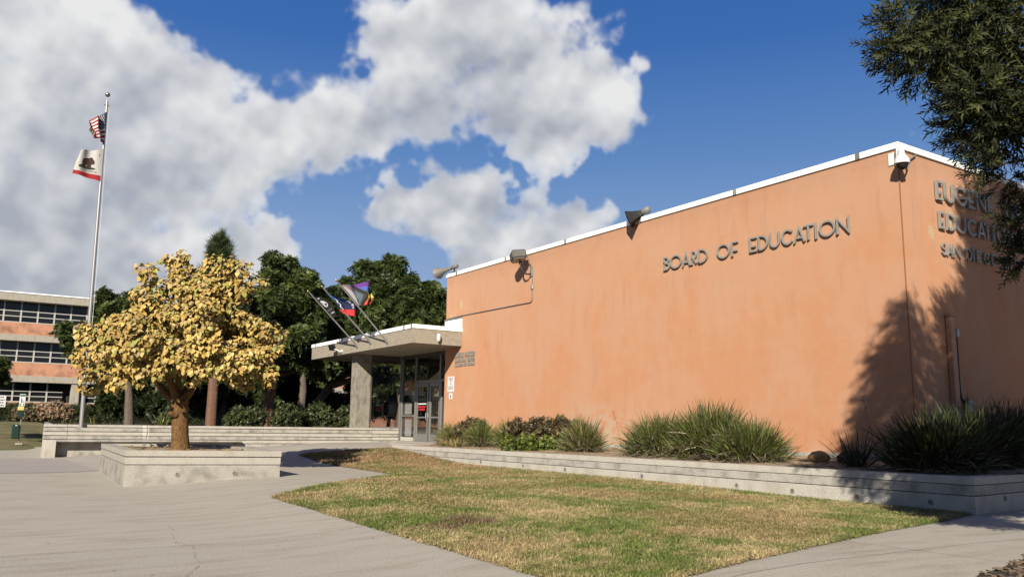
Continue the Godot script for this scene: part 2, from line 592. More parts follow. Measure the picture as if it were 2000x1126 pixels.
	ground_like("stone_tan", lin(0.55, 0.36, 0.16), speck, Vector3(3, 3, 3), rough_h, 2.0, null, Vector3.ONE, 0.95)
	var glass := plain("clear_glass", Color(0.02, 0.025, 0.025, 0.42), 0.02)
	glass.transparency = BaseMaterial3D.TRANSPARENCY_ALPHA
	glass.metallic_specular = 0.5
	var lens := plain("lamp_glass", lin(0.30, 0.29, 0.24), 0.12)
	lens.metallic_specular = 0.6
	# bark
	ground_like("yellow_bark", lin(0.36, 0.22, 0.085), noise_picture(0.03, [[0.0, Color(0.35, 0.3, 0.25)], [0.4, Color(0.8, 0.75, 0.7)], [1.0, Color(1, 1, 1)]], 512, 5, 31), Vector3(2.2, 0.6, 2.2), rough_h, 2.0, blotch, Vector3(1.2, 1.2, 1.2), 0.9)
	ground_like("grey_bark", lin(0.24, 0.19, 0.15), speck, Vector3(1.5, 0.5, 1.5), rough_h, 3.0, blotch, Vector3(0.8, 0.8, 0.8), 0.95)
	plain("dark_bark", lin(0.06, 0.05, 0.04), 0.95)
	ground_like("red_bark", lin(0.36, 0.20, 0.13), speck, Vector3(1.5, 1.0, 1.5), rough_h, 4.0, blotch, Vector3(1.5, 1.5, 1.5), 0.95)


# the long wall's paint: uneven coats, water streaks under the coping, pale salts near the ground
func stucco_picture() -> ImageTexture:
	var w := 1024
	var h := 384
	var im := Image.create(w, h, false, Image.FORMAT_RGB8)
	var n := FastNoiseLite.new()
	n.frequency = 1.0
	n.fractal_octaves = 4
	n.seed = 41
	var n2 := FastNoiseLite.new()
	n2.frequency = 1.0
	n2.fractal_octaves = 3
	n2.seed = 43
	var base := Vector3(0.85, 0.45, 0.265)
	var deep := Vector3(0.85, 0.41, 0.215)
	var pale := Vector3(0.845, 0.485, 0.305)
	for y in h:
		var t := float(y) / h             # 0 at the coping, 1 at the plinth
		for x in w:
			var u := x * 18.0 / w         # metres along the wall from its far end
			var v := t * 5.75
			var a := n.get_noise_2d(u * 0.55, v * 0.35) + 0.5 * n.get_noise_2d(u * 2.4 + 30.0, v * 1.3)
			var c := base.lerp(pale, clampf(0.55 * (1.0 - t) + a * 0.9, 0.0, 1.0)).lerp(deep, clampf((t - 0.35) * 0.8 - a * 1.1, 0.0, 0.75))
			var run := (n2.get_noise_2d(u * 2.6 + 0.3 * n.get_noise_2d(u, v), v * 0.3) + 0.5 * n2.get_noise_2d(u * 7.0 + 9.0, v * 0.5)) * clampf(0.6 + 1.6 * n.get_noise_2d(u * 0.7 + 20.0, v * 0.6), 0.0, 1.2)
			c *= 1.0 - 0.09 * clampf(run * 1.3 - 0.05, 0.0, 1.0) * (1.0 - 0.35 * t)
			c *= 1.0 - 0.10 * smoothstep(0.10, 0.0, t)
			var brush := n2.get_noise_2d(u * 1.6 + 50.0, v * 2.6 + 7.0)
			c = c.lerp(pale * 1.03, clampf(brush * 1.2 - 0.1, 0.0, 0.22))
			var salt := exp(-pow((u - 8.6) / 1.35, 2.0)) * smoothstep(0.74, 0.95, t) * clampf(0.75 + 2.2 * n.get_noise_2d(u * 2.1 + 5.0, v * 3.0), 0.0, 1.0)
			salt = maxf(salt, smoothstep(0.93, 1.0, t) * clampf(0.3 + 1.5 * n.get_noise_2d(u * 1.3 + 70.0, v * 2.0), 0.0, 0.6))
			c = c.lerp(Vector3(0.80, 0.60, 0.43), clampf(salt, 0.0, 0.85))
			for q in [[1.05, 5.35], [0.35, 4.95]]:
				var chip := Vector2((u - q[0]) / 0.10, (v - (5.75 - q[1] + 0.67)) / 0.14).length() + 1.5 * n.get_noise_2d(u * 20.0, v * 20.0)
				if chip < 0.9:
					c = Vector3(0.80, 0.62, 0.36)
			im.set_pixel(x, y, lin(clampf(c.x, 0, 1), clampf(c.y, 0, 1), clampf(c.z, 0, 1)))
	return ImageTexture.create_from_image(im)


# ------------------------------------------------------------------ ground

func sheet(x0: float, x1: float, z0: float, z1: float, nx: int, nz: int, height: Callable, paint: Variant = null) -> MB:
	var b := MB.new()
	b.smooth(true)
	for i in nx:
		for j in nz:
			var q := []
			for k in [[i, j], [i, j + 1], [i + 1, j + 1], [i + 1, j]]:
				var x: float = lerpf(x0, x1, float(k[0]) / nx)
				var z: float = lerpf(z0, z1, float(k[1]) / nz)
				q.append(Vector3(x, height.call(x, z), z))
			for t in [[0, 1, 2], [0, 2, 3]]:
				for k in [t[0], t[2], t[1]]:
					if paint:
						b.st.set_color(paint.call(q[k].x, q[k].z))
					b.st.add_vertex(q[k])
	return b


func lawn_poly() -> PackedVector2Array:
	return PackedVector2Array([Vector2(3.68, -4.34), Vector2(3.80, -8.0), Vector2(3.98, -12.36), Vector2(7.5, -15.42), Vector2(7.72, -18.5), Vector2(8.05, -22.85), Vector2(10.66, -22.55), Vector2(11.02, -6.02), Vector2(10.47, -5.87), Vector2(8.18, -5.24), Vector2(6.38, -4.82), Vector2(5.45, -4.6), Vector2(4.41, -4.46)])


func build_ground() -> void:
	var base := MB.new()
	var deep := func(x, z): return -0.35
	base = sheet(-700, 700, -700, 700, 4, 4, deep)
	struct("ground", base, M.base_earth)
	# the paving, laid in slabs with sawn joints
	var bed := func(x, z): return ground_y(x, z) - 0.02
	var pave := struct("pavement", sheet(-14.0, 26.0, -42.0, 8.0, 80, 100, bed), M.joint)
	var zs := [8.0, 4.55, 0.15, -4.25, -8.65, -13.05, -17.45, -21.85, -26.25, -30.65, -36.0, -42.0]
	var xs := [-14.0, -5.0, 6.9, 11.3, 15.7, 20.1, 26.0]
	var top := func(x, z): return ground_y(x, z)
	for i in xs.size() - 1:
		for j in zs.size() - 1:
			var g := 0.004
			var slab := sheet(xs[i] + g, xs[i + 1] - g, zs[j + 1] + g, zs[j] - g, 24, 12, top)
			put("slab", slab, [M.paving_concrete, M.paving_concrete, M.paving_concrete_b, M.paving_concrete][(i * 7 + j * 5) % 4], pave)
	# darker older paving in front of the bench wall
	var over := func(x, z): return ground_y(x, z) + 0.005
	struct("path", sheet(-9.0, 2.9, -30.1, -21.95, 20, 20, over), M.paving_concrete_c)
	# the crack that wanders towards the viewer
	var crack := MB.new()
	var line := [Vector2(2.14, -10.37), Vector2(2.12, -9.9), Vector2(2.05, -9.63), Vector2(1.98, -9.2), Vector2(1.92, -8.86), Vector2(2.02, -8.58), Vector2(1.94, -8.2), Vector2(1.9, -7.98), Vector2(1.82, -7.5), Vector2(1.7, -7.14), Vector2(1.58, -6.9), Vector2(1.45, -6.2)]
	var walk := []
	for i in line.size() - 1:
		for k in 5:
			var p: Vector2 = line[i].lerp(line[i + 1], k / 5.0) + Vector2(rnd(-0.02, 0.02), rnd(-0.01, 0.01))
			walk.append(p)
	for i in walk.size() - 1:
		if rng.randf() < 0.22:
			continue
		var a: Vector2 = walk[i]
		var b: Vector2 = walk[i + 1]
		var s := (b - a).orthogonal().normalized() * rnd(0.001, 0.0035)
		var y := ground_y(a.x, a.y) + 0.004
		crack.quad(Vector3(a.x - s.x, y, a.y - s.y), Vector3(a.x + s.x, y, a.y + s.y), Vector3(b.x + s.x, y, b.y + s.y), Vector3(b.x - s.x, y, b.y - s.y))
	put("crack", crack, M.crack, pave)
	var spots := MB.new()
	for i in 70:
		var p := Vector2(rnd(0.3, 8.0), rnd(-21.0, -4.5))
		if Geometry2D.is_point_in_polygon(p, lawn_poly()):
			continue
		var r := rnd(0.008, 0.024)
		var y := ground_y(p.x, p.y) + 0.004
		for k in 7:
			var w0 := TAU * k / 7.0
			var w1 := TAU * (k + 1) / 7.0
			spots.tri(Vector3(p.x, y, p.y), Vector3(p.x + r * cos(w1), y, p.y + r * sin(w1) * 0.8), Vector3(p.x + r * cos(w0), y, p.y + r * sin(w0) * 0.8))
	put("spots", spots, M.crack, pave, "stuff")
	# sloping lawn on the left and the raised ground behind the bench wall
	var slope := func(x, z): return 1.06 * ss(-37.5, -70.0, z) - 0.004 - 0.4 * ss(2.5 + (-31.0 - z) * 0.076, 2.8 + (-31.0 - z) * 0.076, x) * ss(-90.0, -80.0, z)
	struct("grass_slope", sheet(-60.0, 11.0, -140.0, -37.4, 70, 80, slope, turf_tint), M.turf)
	var flat := func(x, z): return 1.0 + 0.03 * fine_noise.get_noise_2d(x, z)
	var bank := MB.new()
	bank.smooth(true)
	for j in 40:
		for i in 40:
			var q := []
			for k in [[i, j], [i, j + 1], [i + 1, j + 1], [i + 1, j]]:
				var z: float = lerpf(-140.0, -31.0, k[1] / 40.0)
				var x: float = lerpf(2.45 + (-31.0 - z) * 0.076, 75.0, pow(k[0] / 40.0, 1.5))
				q.append(Vector3(x, flat.call(x, z), z))
			bank.quad(q[0], q[1], q[2], q[3])
	struct("planted_ground", bank, M.dark_soil)
	# bark mulch at the foot of the near tree
	var mul := MB.new()
	var poly := PackedVector2Array([Vector2(5.2, -2.9), Vector2(5.95, -3.22), Vector2(6.6, -3.34), Vector2(7.3, -3.5), Vector2(12.0, -3.9), Vector2(14.0, 3.0), Vector2(5.0, 3.0)])
	mul.prism(poly, 0.0, 0.205)
	struct("mulch", mul, M.dark_soil)
	var chip := MB.new()
	chip.box(Vector3.ZERO, Vector3(0.05, 0.008, 0.02))
	var places := []
	var tints := PackedColorArray()
	for i in 5000:
		var p := Vector2(rnd(5.0, 10.0), rnd(-3.9, 0.0))
		if not Geometry2D.is_point_in_polygon(p, poly):
			continue
		places.append(Transform3D(Basis(rnd_dir(), rnd(0, 0.5)) * Basis(Vector3.UP, rnd(0, TAU)) * Basis().scaled(Vector3.ONE * rnd(0.4, 1.3)), Vector3(p.x, 0.212 + rnd(0, 0.012), p.y)))
		var k := rnd(0.04, 0.22)
		tints.append(Color(k, k * 0.72, k * 0.5))
	var chips := copies("mulch_chips", chip.mesh(), M.blade, places, tints, self)
	tag(chips, "brown bark chips strewn over the bed at the lower right corner", "mulch")


func turf_tint(x: float, z: float) -> Color:
	var a := 0.8 * turf_noise.get_noise_2d(x * 1.5, z * 1.5) + 0.6 * turf_noise.get_noise_2d(x * 7.0 + 40.0, z * 7.0)
	var green := Color(0.125, 0.165, 0.035)
	var straw := Color(0.43, 0.335, 0.175)
	var brown := Color(0.30, 0.19, 0.10)
	var c := green.lerp(straw, clampf(0.38 + a * 1.2, 0.0, 1.0))
	var far := ss(-14.0, -18.5, z) * ss(-23.5, -20.5, z)
	c = c.lerp(brown, clampf(turf_noise.get_noise_2d(x * 0.9 + 90.0, z * 0.9) * 1.3, 0.0, 0.45))
	c = c.lerp(Color(0.36, 0.24, 0.13), far * clampf(0.75 + a * 1.5, 0.0, 0.9))
	var bare := exp(-(pow((x - 4.5) / 0.45, 2.0) + pow((z + 7.95) / 0.5, 2.0)) + 2.2 * a)
	c = c.lerp(Color(0.13, 0.085, 0.05), clampf(bare * 1.4 - 0.4, 0.0, 0.85))
	return c


# ------------------------------------------------------------------ the stucco building

func wall_face(b: MB, p: Array, uv: Array) -> void:      # four corners, counter-clockwise from outside, with the paint picture's coordinates
	for t in [[0, 2, 1], [0, 3, 2]]:
		for k in t:
			b.st.set_uv2(uv[k])
			b.st.add_vertex(p[k])


func stucco_block(lo: Vector3, hi: Vector3, u_of_z: bool) -> MB:
	var b := MB.new()
	var uv := func(p: Vector3) -> Vector2:
		var u := (p.z - FAR_END) / 18.0 if u_of_z else (p.x - FRONT + 17.4) / 18.0
		return Vector2(u, (6.42 - p.y) / 5.75)
	var x0 := lo.x
	var x1 := hi.x
	var y0 := lo.y
	var y1 := hi.y
	var z0 := lo.z
	var z1 := hi.z
	for f in [[Vector3(x0, y0, z0), Vector3(x0, y0, z1), Vector3(x0, y1, z1), Vector3(x0, y1, z0)], [Vector3(x1, y0, z1), Vector3(x1, y0, z0), Vector3(x1, y1, z0), Vector3(x1, y1, z1)],
			[Vector3(x0, y0, z1), Vector3(x1, y0, z1), Vector3(x1, y1, z1), Vector3(x0, y1, z1)], [Vector3(x1, y0, z0), Vector3(x0, y0, z0), Vector3(x0, y1, z0), Vector3(x1, y1, z0)],
			[Vector3(x0, y1, z1), Vector3(x1, y1, z1), Vector3(x1, y1, z0), Vector3(x0, y1, z0)], [Vector3(x0, y0, z0), Vector3(x1, y0, z0), Vector3(x1, y0, z1), Vector3(x0, y0, z1)]]:
		wall_face(b, f, [uv.call(f[0]), uv.call(f[1]), uv.call(f[2]), uv.call(f[3])])
	return b


func build_main_building() -> void:
	var t := thing("stucco_building", "orange stucco hall with white roof edge, concrete entrance canopy and raised lettering", "building", Vector3(FRONT, 0, NEAR_END))
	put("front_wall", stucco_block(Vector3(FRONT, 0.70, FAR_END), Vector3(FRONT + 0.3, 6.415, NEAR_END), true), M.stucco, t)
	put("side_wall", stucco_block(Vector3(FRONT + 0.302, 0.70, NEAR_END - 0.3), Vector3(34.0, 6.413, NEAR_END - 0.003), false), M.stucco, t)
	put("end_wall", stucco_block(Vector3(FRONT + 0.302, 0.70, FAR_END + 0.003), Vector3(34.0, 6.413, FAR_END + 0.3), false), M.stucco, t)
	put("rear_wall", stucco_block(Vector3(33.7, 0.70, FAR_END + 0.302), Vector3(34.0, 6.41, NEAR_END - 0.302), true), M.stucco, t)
	var b := MB.new()
	b.span(Vector3(FRONT + 0.05, 6.40, FAR_END + 0.05), Vector3(33.95, 6.50, NEAR_END - 0.05))
	put("roof", b, M.roofing, t)
	b = MB.new()      # footing
	b.span(Vector3(FRONT - 0.025, 0.2, FAR_END), Vector3(FRONT + 0.35, 0.74, NEAR_END + 0.025), 0.01)
	b.span(Vector3(FRONT + 0.352, 0.2, NEAR_END - 0.35), Vector3(34.0, 0.738, NEAR_END + 0.023), 0.01)
	put("plinth", b, M.wall_concrete_b, t)
	# coping in lengths with cover plates over the joints
	var cuts := [FAR_END - 0.03, -25.38, -22.19, -19.0, -15.8, -12.61, -9.48, NEAR_END + 0.04]
	for i in cuts.size() - 1:
		b = MB.new()
		b.span(Vector3(FRONT - 0.035, 6.418, cuts[i] + 0.002), Vector3(FRONT + 0.25, 6.545, cuts[i + 1] - 0.002), 0.008)
		put("coping", b, M.white_flashing, t)
		if i > 0:
			b = MB.new()
			b.span(Vector3(FRONT - 0.04, 6.422, cuts[i] - 0.055), Vector3(FRONT + 0.2, 6.549, cuts[i] + 0.055), 0.004)
			put("joint_plate", b, M.grey_metal if i in [1, 6] else M.roofing, t)
	var x := FRONT + 0.255
	while x < 33.0:
		b = MB.new()
		b.span(Vector3(x, 6.417, NEAR_END - 0.25), Vector3(x + 3.2, 6.543, NEAR_END + 0.037), 0.008)
		put("coping", b, M.white_flashing, t)
		x += 3.205
	b = MB.new()      # stained corner bead below the camera
	b.tube([Vector3(FRONT - 0.001, 0.75, NEAR_END + 0.001), Vector3(FRONT - 0.001, 6.40, NEAR_END + 0.001)], [0.011], 8)
	put("corner_bead", b, M.rust, t)
	# canopy: an L of board-marked concrete round the end of the wall, white flashing on its rim
	var cx := 12.41
	var ce := -24.93
	var cf := -34.45
	var poly := PackedVector2Array([Vector2(cx, ce), Vector2(FRONT - 0.004, ce), Vector2(FRONT - 0.004, FAR_END - 0.004), Vector2(21.0, FAR_END - 0.004), Vector2(21.0, cf), Vector2(cx, cf)])
	b = MB.new()
	b.prism(poly, 3.875, 4.362)
	put("canopy", b, M.canopy_concrete, t)
	b = MB.new()
	var rim := PackedVector2Array([Vector2(cx - 0.025, ce + 0.025), Vector2(FRONT - 0.004, ce + 0.025), Vector2(FRONT - 0.004, FAR_END - 0.004), Vector2(21.02, FAR_END - 0.004), Vector2(21.02, cf - 0.02), Vector2(cx - 0.025, cf - 0.02)])
	b.prism(rim, 4.365, 4.50)
	var cap := put("canopy_flashing", b, M.white_flashing, t)
	for z in [-33.95, -31.3, -31.05, -28.3, -25.56, -25.0]:
		b = MB.new()
		b.span(Vector3(cx - 0.032, 4.37, z - 0.05), Vector3(cx + 0.3, 4.504, z + 0.05), 0.003)
		put("joint_plate", b, M.grey_metal, cap)
	b = MB.new()      # white upstand where the canopy roof meets the wall
	b.span(Vector3(FRONT - 0.05, 4.502, FAR_END), Vector3(FRONT - 0.003, 4.84, ce), 0.006)
	put("upstand", b, M.white_flashing, t)
	b = MB.new()
	b.span(Vector3(FRONT - 0.075, 4.842, FAR_END - 0.01), Vector3(FRONT - 0.003, 4.89, ce + 0.01), 0.006)
	put("upstand_cap", b, M.grey_metal, t)
	# column of vertical boards
	b = MB.new()
	b.span(Vector3(12.83, 1.04, -31.0), Vector3(13.43, 3.876, -30.52))
	var col := put("column", b, M.board_concrete, t)
	for k in 4:
		b = MB.new()
		b.span(Vector3(12.825 + k * 0.153, 1.045, -30.53), Vector3(12.825 + k * 0.153 + 0.148, 3.872, -30.505 + 0.002 * (k % 2)), 0.006)
		put("board", b, M.board_concrete, col)
	for k in 3:
		b = MB.new()
		b.span(Vector3(12.815 + 0.002 * (k % 2), 1.045, -30.99 + k * 0.16), Vector3(12.84, 3.872, -30.99 + k * 0.16 + 0.154), 0.006)
		put("board", b, M.board_concrete, col)
	entrance(t)


func frame_bar(lo: Vector3, hi: Vector3, called: String, mat: Material, parent: Node3D) -> void:
	var b := MB.new()
	b.span(lo, hi, 0.006)
	put(called, b, mat, parent)


func pane(lo: Vector3, hi: Vector3, parent: Node3D) -> void:      # thin glass filling lo..hi, one of whose extents is nil
	var b := MB.new()
	if absf(lo.x - hi.x) < 0.001:
		b.quad(Vector3(lo.x, lo.y, lo.z), Vector3(lo.x, lo.y, hi.z), Vector3(lo.x, hi.y, hi.z), Vector3(lo.x, hi.y, lo.z))
	else:
		b.quad(Vector3(lo.x, lo.y, lo.z), Vector3(hi.x, lo.y, lo.z), Vector3(hi.x, hi.y, lo.z), Vector3(lo.x, hi.y, lo.z))
	put("pane", b, M.clear_glass, parent)


func door_leaf(t: Node3D, z0: float, z1: float, handle_at_z1: bool) -> Node3D:
	var x0 := 14.70
	var x1 := 14.755
	var y0 := 0.575
	var y1 := 2.755
	var d := Node3D.new()
	d.name = "door"
	d.position = Vector3(x0, y0, z0) - t.position
	t.add_child(d, true)
	var w := 0.13
	frame_bar(Vector3(x0, y0, z0), Vector3(x1, y1, z0 + w), "stile", M.aluminium, d)
	frame_bar(Vector3(x0, y0, z1 - w), Vector3(x1, y1, z1), "stile", M.aluminium, d)
	frame_bar(Vector3(x0, y1 - 0.13, z0 + w), Vector3(x1, y1, z1 - w), "rail", M.aluminium, d)
	frame_bar(Vector3(x0, y0, z0 + w), Vector3(x1, y0 + 0.28, z1 - w), "rail", M.aluminium, d)
	frame_bar(Vector3(x0 + 0.003, 1.44, z0 + w), Vector3(x1 - 0.003, 1.50, z1 - w), "rail", M.aluminium, d)
	pane(Vector3(x0 + 0.027, y0 + 0.28, z0 + w), Vector3(x0 + 0.027, 1.44, z1 - w), d)
	pane(Vector3(x0 + 0.027, 1.50, z0 + w), Vector3(x0 + 0.027, y1 - 0.13, z1 - w), d)
	var b := MB.new()
	var hz := z1 - 0.06 if handle_at_z1 else z0 + 0.06
	b.tube([Vector3(x0, 1.35, hz), Vector3(x0 - 0.06, 1.37, hz), Vector3(x0 - 0.06, 1.63, hz), Vector3(x0, 1.65, hz)], [0.012], 8)
	put("handle", b, M.pole_metal, d)
	return d


func entrance(t: Node3D) -> void:
	# step and lobby
	var b := MB.new()
	b.span(Vector3(14.55, 0.2, -30.45), Vector3(20.9, 0.572, FAR_END - 0.01))
	put("lobby_floor", b, M.paving_concrete_c, t)
	b = MB.new()
	b.span(Vector3(20.6, 0.573, cfar()), Vector3(20.9, 3.874, FAR_END - 0.01))
	b.span(Vector3(17.4, 0.573, -30.62), Vector3(20.6, 3.874, -30.5))
	put("lobby_wall", b, M.room_dark, t)
	b = MB.new()
	b.span(Vector3(FRONT + 0.31, 0.573, FAR_END - 0.04), Vector3(20.6, 3.874, FAR_END - 0.002))
	put("lobby_wall", b, M.room_dark, t)
	var x0 := 14.68
	var x1 := 14.80
	# glazed front facing the plaza
	for z in [[-30.50, -30.42], [-30.34, -30.27], [-29.17, -29.08], [-26.20, -26.11]]:
		frame_bar(Vector3(x0, 0.575, z[0]), Vector3(x1, 3.87, z[1]), "mullion", M.aluminium, t)
	frame_bar(Vector3(x0, 0.575, -27.12), Vector3(x1, 2.76, -27.02), "mullion", M.aluminium, t)
	frame_bar(Vector3(x0, 2.76, -27.2), Vector3(x1, 3.74, -27.1), "mullion", M.aluminium, t)
	frame_bar(Vector3(x0, 0.575, -28.04), Vector3(x1, 2.76, -28.0), "mullion", M.bronze_frame, t)
	frame_bar(Vector3(x0 - 0.003, 3.74, -30.27), Vector3(x1 + 0.003, 3.872, -26.2), "header", M.bronze_frame, t)
	frame_bar(Vector3(x0 - 0.003, 2.76, -29.08), Vector3(x1 + 0.003, 2.86, -26.2), "transom_bar", M.aluminium, t)
	frame_bar(Vector3(x0 - 0.003, 1.50, -30.27), Vector3(x1 + 0.003, 1.57, -29.17), "transom_bar", M.aluminium, t)
	frame_bar(Vector3(x0 - 0.003, 0.575, -30.27), Vector3(x1 + 0.003, 0.72, -29.17), "sill", M.wall_concrete, t)
	var xg := 14.73
	pane(Vector3(xg, 1.57, -30.27), Vector3(xg, 3.74, -29.17), t)
	pane(Vector3(xg, 0.72, -30.27), Vector3(xg, 1.50, -29.17), t)
	pane(Vector3(xg, 2.86, -29.08), Vector3(xg, 3.74, -27.2), t)
	pane(Vector3(xg, 2.86, -27.1), Vector3(xg, 3.74, -26.2), t)
	pane(Vector3(xg, 0.60, -27.02), Vector3(xg, 2.76, -26.2), t)
	var left_door := door_leaf(t, -29.075, -28.045, true)
	door_leaf(t, -27.995, -27.125, false)
	# glazed screens at the far side of the lobby, on the bench wall
	for x in [[13.435, 13.50], [16.0, 16.08], [17.3, 17.4]]:
		frame_bar(Vector3(x[0], 1.05, -30.60), Vector3(x[1], 3.874, -30.52), "mullion", M.bronze_frame, t)
	frame_bar(Vector3(13.5, 3.70, -30.6), Vector3(14.67, 3.873, -30.52), "header", M.bronze_frame, t)
	frame_bar(Vector3(13.5, 1.052, -30.6), Vector3(14.67, 1.10, -30.52), "sill", M.aluminium, t)
	frame_bar(Vector3(14.81, 3.70, -30.6), Vector3(16.0, 3.873, -30.52), "header", M.bronze_frame, t)
	frame_bar(Vector3(16.08, 3.70, -30.6), Vector3(17.3, 3.873, -30.52), "header", M.bronze_frame, t)
	pane(Vector3(13.5, 1.10, -30.56), Vector3(14.67, 3.70, -30.56), t)
	pane(Vector3(14.81, 0.9, -30.56), Vector3(16.0, 3.70, -30.56), t)
	pane(Vector3(16.08, 0.9, -30.56), Vector3(17.3, 3.70, -30.56), t)
	# notices behind the glass and on the doors
	var papers := [[0.76, 1.40, -30.05, -29.5, "paper", "tall white paper propped behind the low pane left of the doors"], [1.10, 1.38, -29.45, -29.24, "cardboard", "brown cardboard panel beside the white paper behind the low pane"],
		[1.60, 2.06, -30.12, -29.52, "paper", "white notice sheet on the ledge of the tall pane left of the doors"], [2.09, 2.48, -29.5, -29.24, "paper", "narrow white notice taped high beside the left door frame"],
		[1.5, 2.1, -26.9, -26.62, "paper", "white notice on the glass between the doors and the orange wall"]]
	for p in papers:
		b = MB.new()
		b.span(Vector3(14.75, p[0], p[2]), Vector3(14.758, p[1], p[3]))
		tag(put("notice", b, M[p[4]], self), p[5], "notice")
	# print on the left door: two white blocks of small lines, a white strip and a red strip
	for y in [2.42, 2.19]:
		for k in 3:
			var z := -28.88 + 0.02 * (k % 2)
			b = MB.new()
			while z < -28.30 - 0.03 * k:
				var w := rnd(0.03, 0.07)
				b.span(Vector3(14.718, y - k * 0.055 - 0.03, z), Vector3(14.722, y - k * 0.055, z + w))
				z += w + 0.018
			put("print_line", b, M.roofing, left_door)
	b = MB.new()
	b.span(Vector3(14.718, 1.955, -28.90), Vector3(14.722, 2.00, -28.26))
	put("print_strip", b, M.paper, left_door)
	for k in 2:
		b = MB.new()
		var z := -28.88 + 0.05 * k
		while z < -28.32 - 0.06 * k:
			var w := rnd(0.04, 0.10)
			b.span(Vector3(14.717, 1.83 - k * 0.1, z), Vector3(14.722, 1.90 - k * 0.1, minf(z + w, -28.26)))
			z += w + 0.012
		put("print_strip", b, M.red_print, left_door).set_meta("label", "red printed strip")


func cfar() -> float:
	return -30.5


# ------------------------------------------------------------------ low concrete walls

func ring_band(called: String, pts: Array, y0: float, y1: float, thick: float, inset: float, mat: Material, parent: Node3D, closed: bool) -> void:
	# one moulded course, a separate length per side, mitred at the corners
	var line := PackedVector2Array()
	for p in pts:
		line.append(Vector2(p.x, p.y))
	var n := line.size()
	var segs := n if closed else n - 1
	var off := func(i: int, d: float) -> Vector2:
		var prev: Vector2 = line[(i - 1 + n) % n]
		var next: Vector2 = line[(i + 1) % n]
		var a: Vector2 = (line[i] - prev).normalized() if closed or i > 0 else (next - line[i]).normalized()
		var c: Vector2 = (next - line[i]).normalized() if closed or i < n - 1 else a
		var na := a.orthogonal()
		var nc := c.orthogonal()
		var m := (na + nc).normalized()
		return line[i] + m * d / maxf(0.3, m.dot(na))
	for i in segs:
		var j := (i + 1) % n
		var poly := PackedVector2Array([off.call(i, inset), off.call(j, inset), off.call(j, thick), off.call(i, thick)])
		var b := MB.new()
		b.prism(poly, y0, y1)
		put(called, b, mat, parent)


func weep_hole(at: Vector3, out: Vector3, r: float, parent: Node3D) -> void:
	var b := MB.new()
	b.tube([at - out * 0.05, at + out * 0.006], [r * 1.25], 14)
	b.tube([at - out * 0.05, at + out * 0.008], [r], 14)
	var o := put("drain_hole", b, M.joint, parent)
	b = MB.new()
	var turn := Basis(Quaternion(Vector3.UP, out))
	b.lathe([Vector2(r, 0.004), Vector2(r * 1.28, 0.004), Vector2(r * 1.28, 0.010), Vector2(r, 0.011), Vector2(r, 0.004)], Transform3D(turn, at), 14)
	put("drain_rim", b, M.wall_concrete_b, o)


func build_front_planter() -> void:
	var t := thing("long_planter", "long low grooved concrete planter wall along the front of the orange building", "planter", Vector3(11.0, 0, -6))
	var line := [Vector2(12.2, -23.2), Vector2(10.69, -22.6), Vector2(11.02, -5.93), Vector2(12.64, -6.09), Vector2(30.0, -6.9)]
	ring_band("core", line, -0.2, 0.585, 0.20, 0.035, M.joint, t, false)
	var lengths := [[0.598, 0.502, 0.0, "wall_concrete"], [0.492, 0.368, 0.006, "wall_concrete_b"], [0.356, -0.2, 0.002, "wall_concrete"]]
	for c in lengths:
		ring_band("course", line, c[1], c[0], 0.21, c[2], M[c[3]], t, false)
	for p in [[0.22, -15.97], [0.21, -14.43], [0.20, -12.09], [0.19, -9.82], [0.20, -8.72], [0.205, -7.61], [0.21, -6.52], [0.23, -17.75]]:
		var x := lerpf(10.69, 11.02, (p[1] + 22.6) / 16.67)
		weep_hole(Vector3(x + 0.002, p[0] + 0.085 - 0.05 * ss(-11.0, -8.0, p[1]), p[1]), Vector3(-1, 0, 0.0198).normalized(), 0.031, t)
	weep_hole(Vector3(11.95, 0.30, -6.022), Vector3(0.09, 0, 1).normalized(), 0.027, t)
	# the bed inside
	var h := func(x, z): return lerpf(0.555, 0.665, clampf((x - 10.9) / 3.2, 0.0, 1.0)) + 0.025 * fine_noise.get_noise_2d(x * 0.7, z * 0.7) + 0.008 * fine_noise.get_noise_2d(x * 5.0, z * 5.0)
	put("soil", sheet(11.1, 14.29, -23.0, -6.15, 40, 200, h), M.bed_soil, t)
	put("soil", sheet(14.3, 30.0, -8.64, -7.0, 60, 20, h), M.bed_soil, t)
	var ramp := MB.new()      # flush edging between the bed's far end and the door
	ramp.span(Vector3(12.2, 0.2, -26.0), Vector3(14.27, 0.585, -23.0), 0.01)
	put("edging", ramp, M.paving_concrete_b, t)


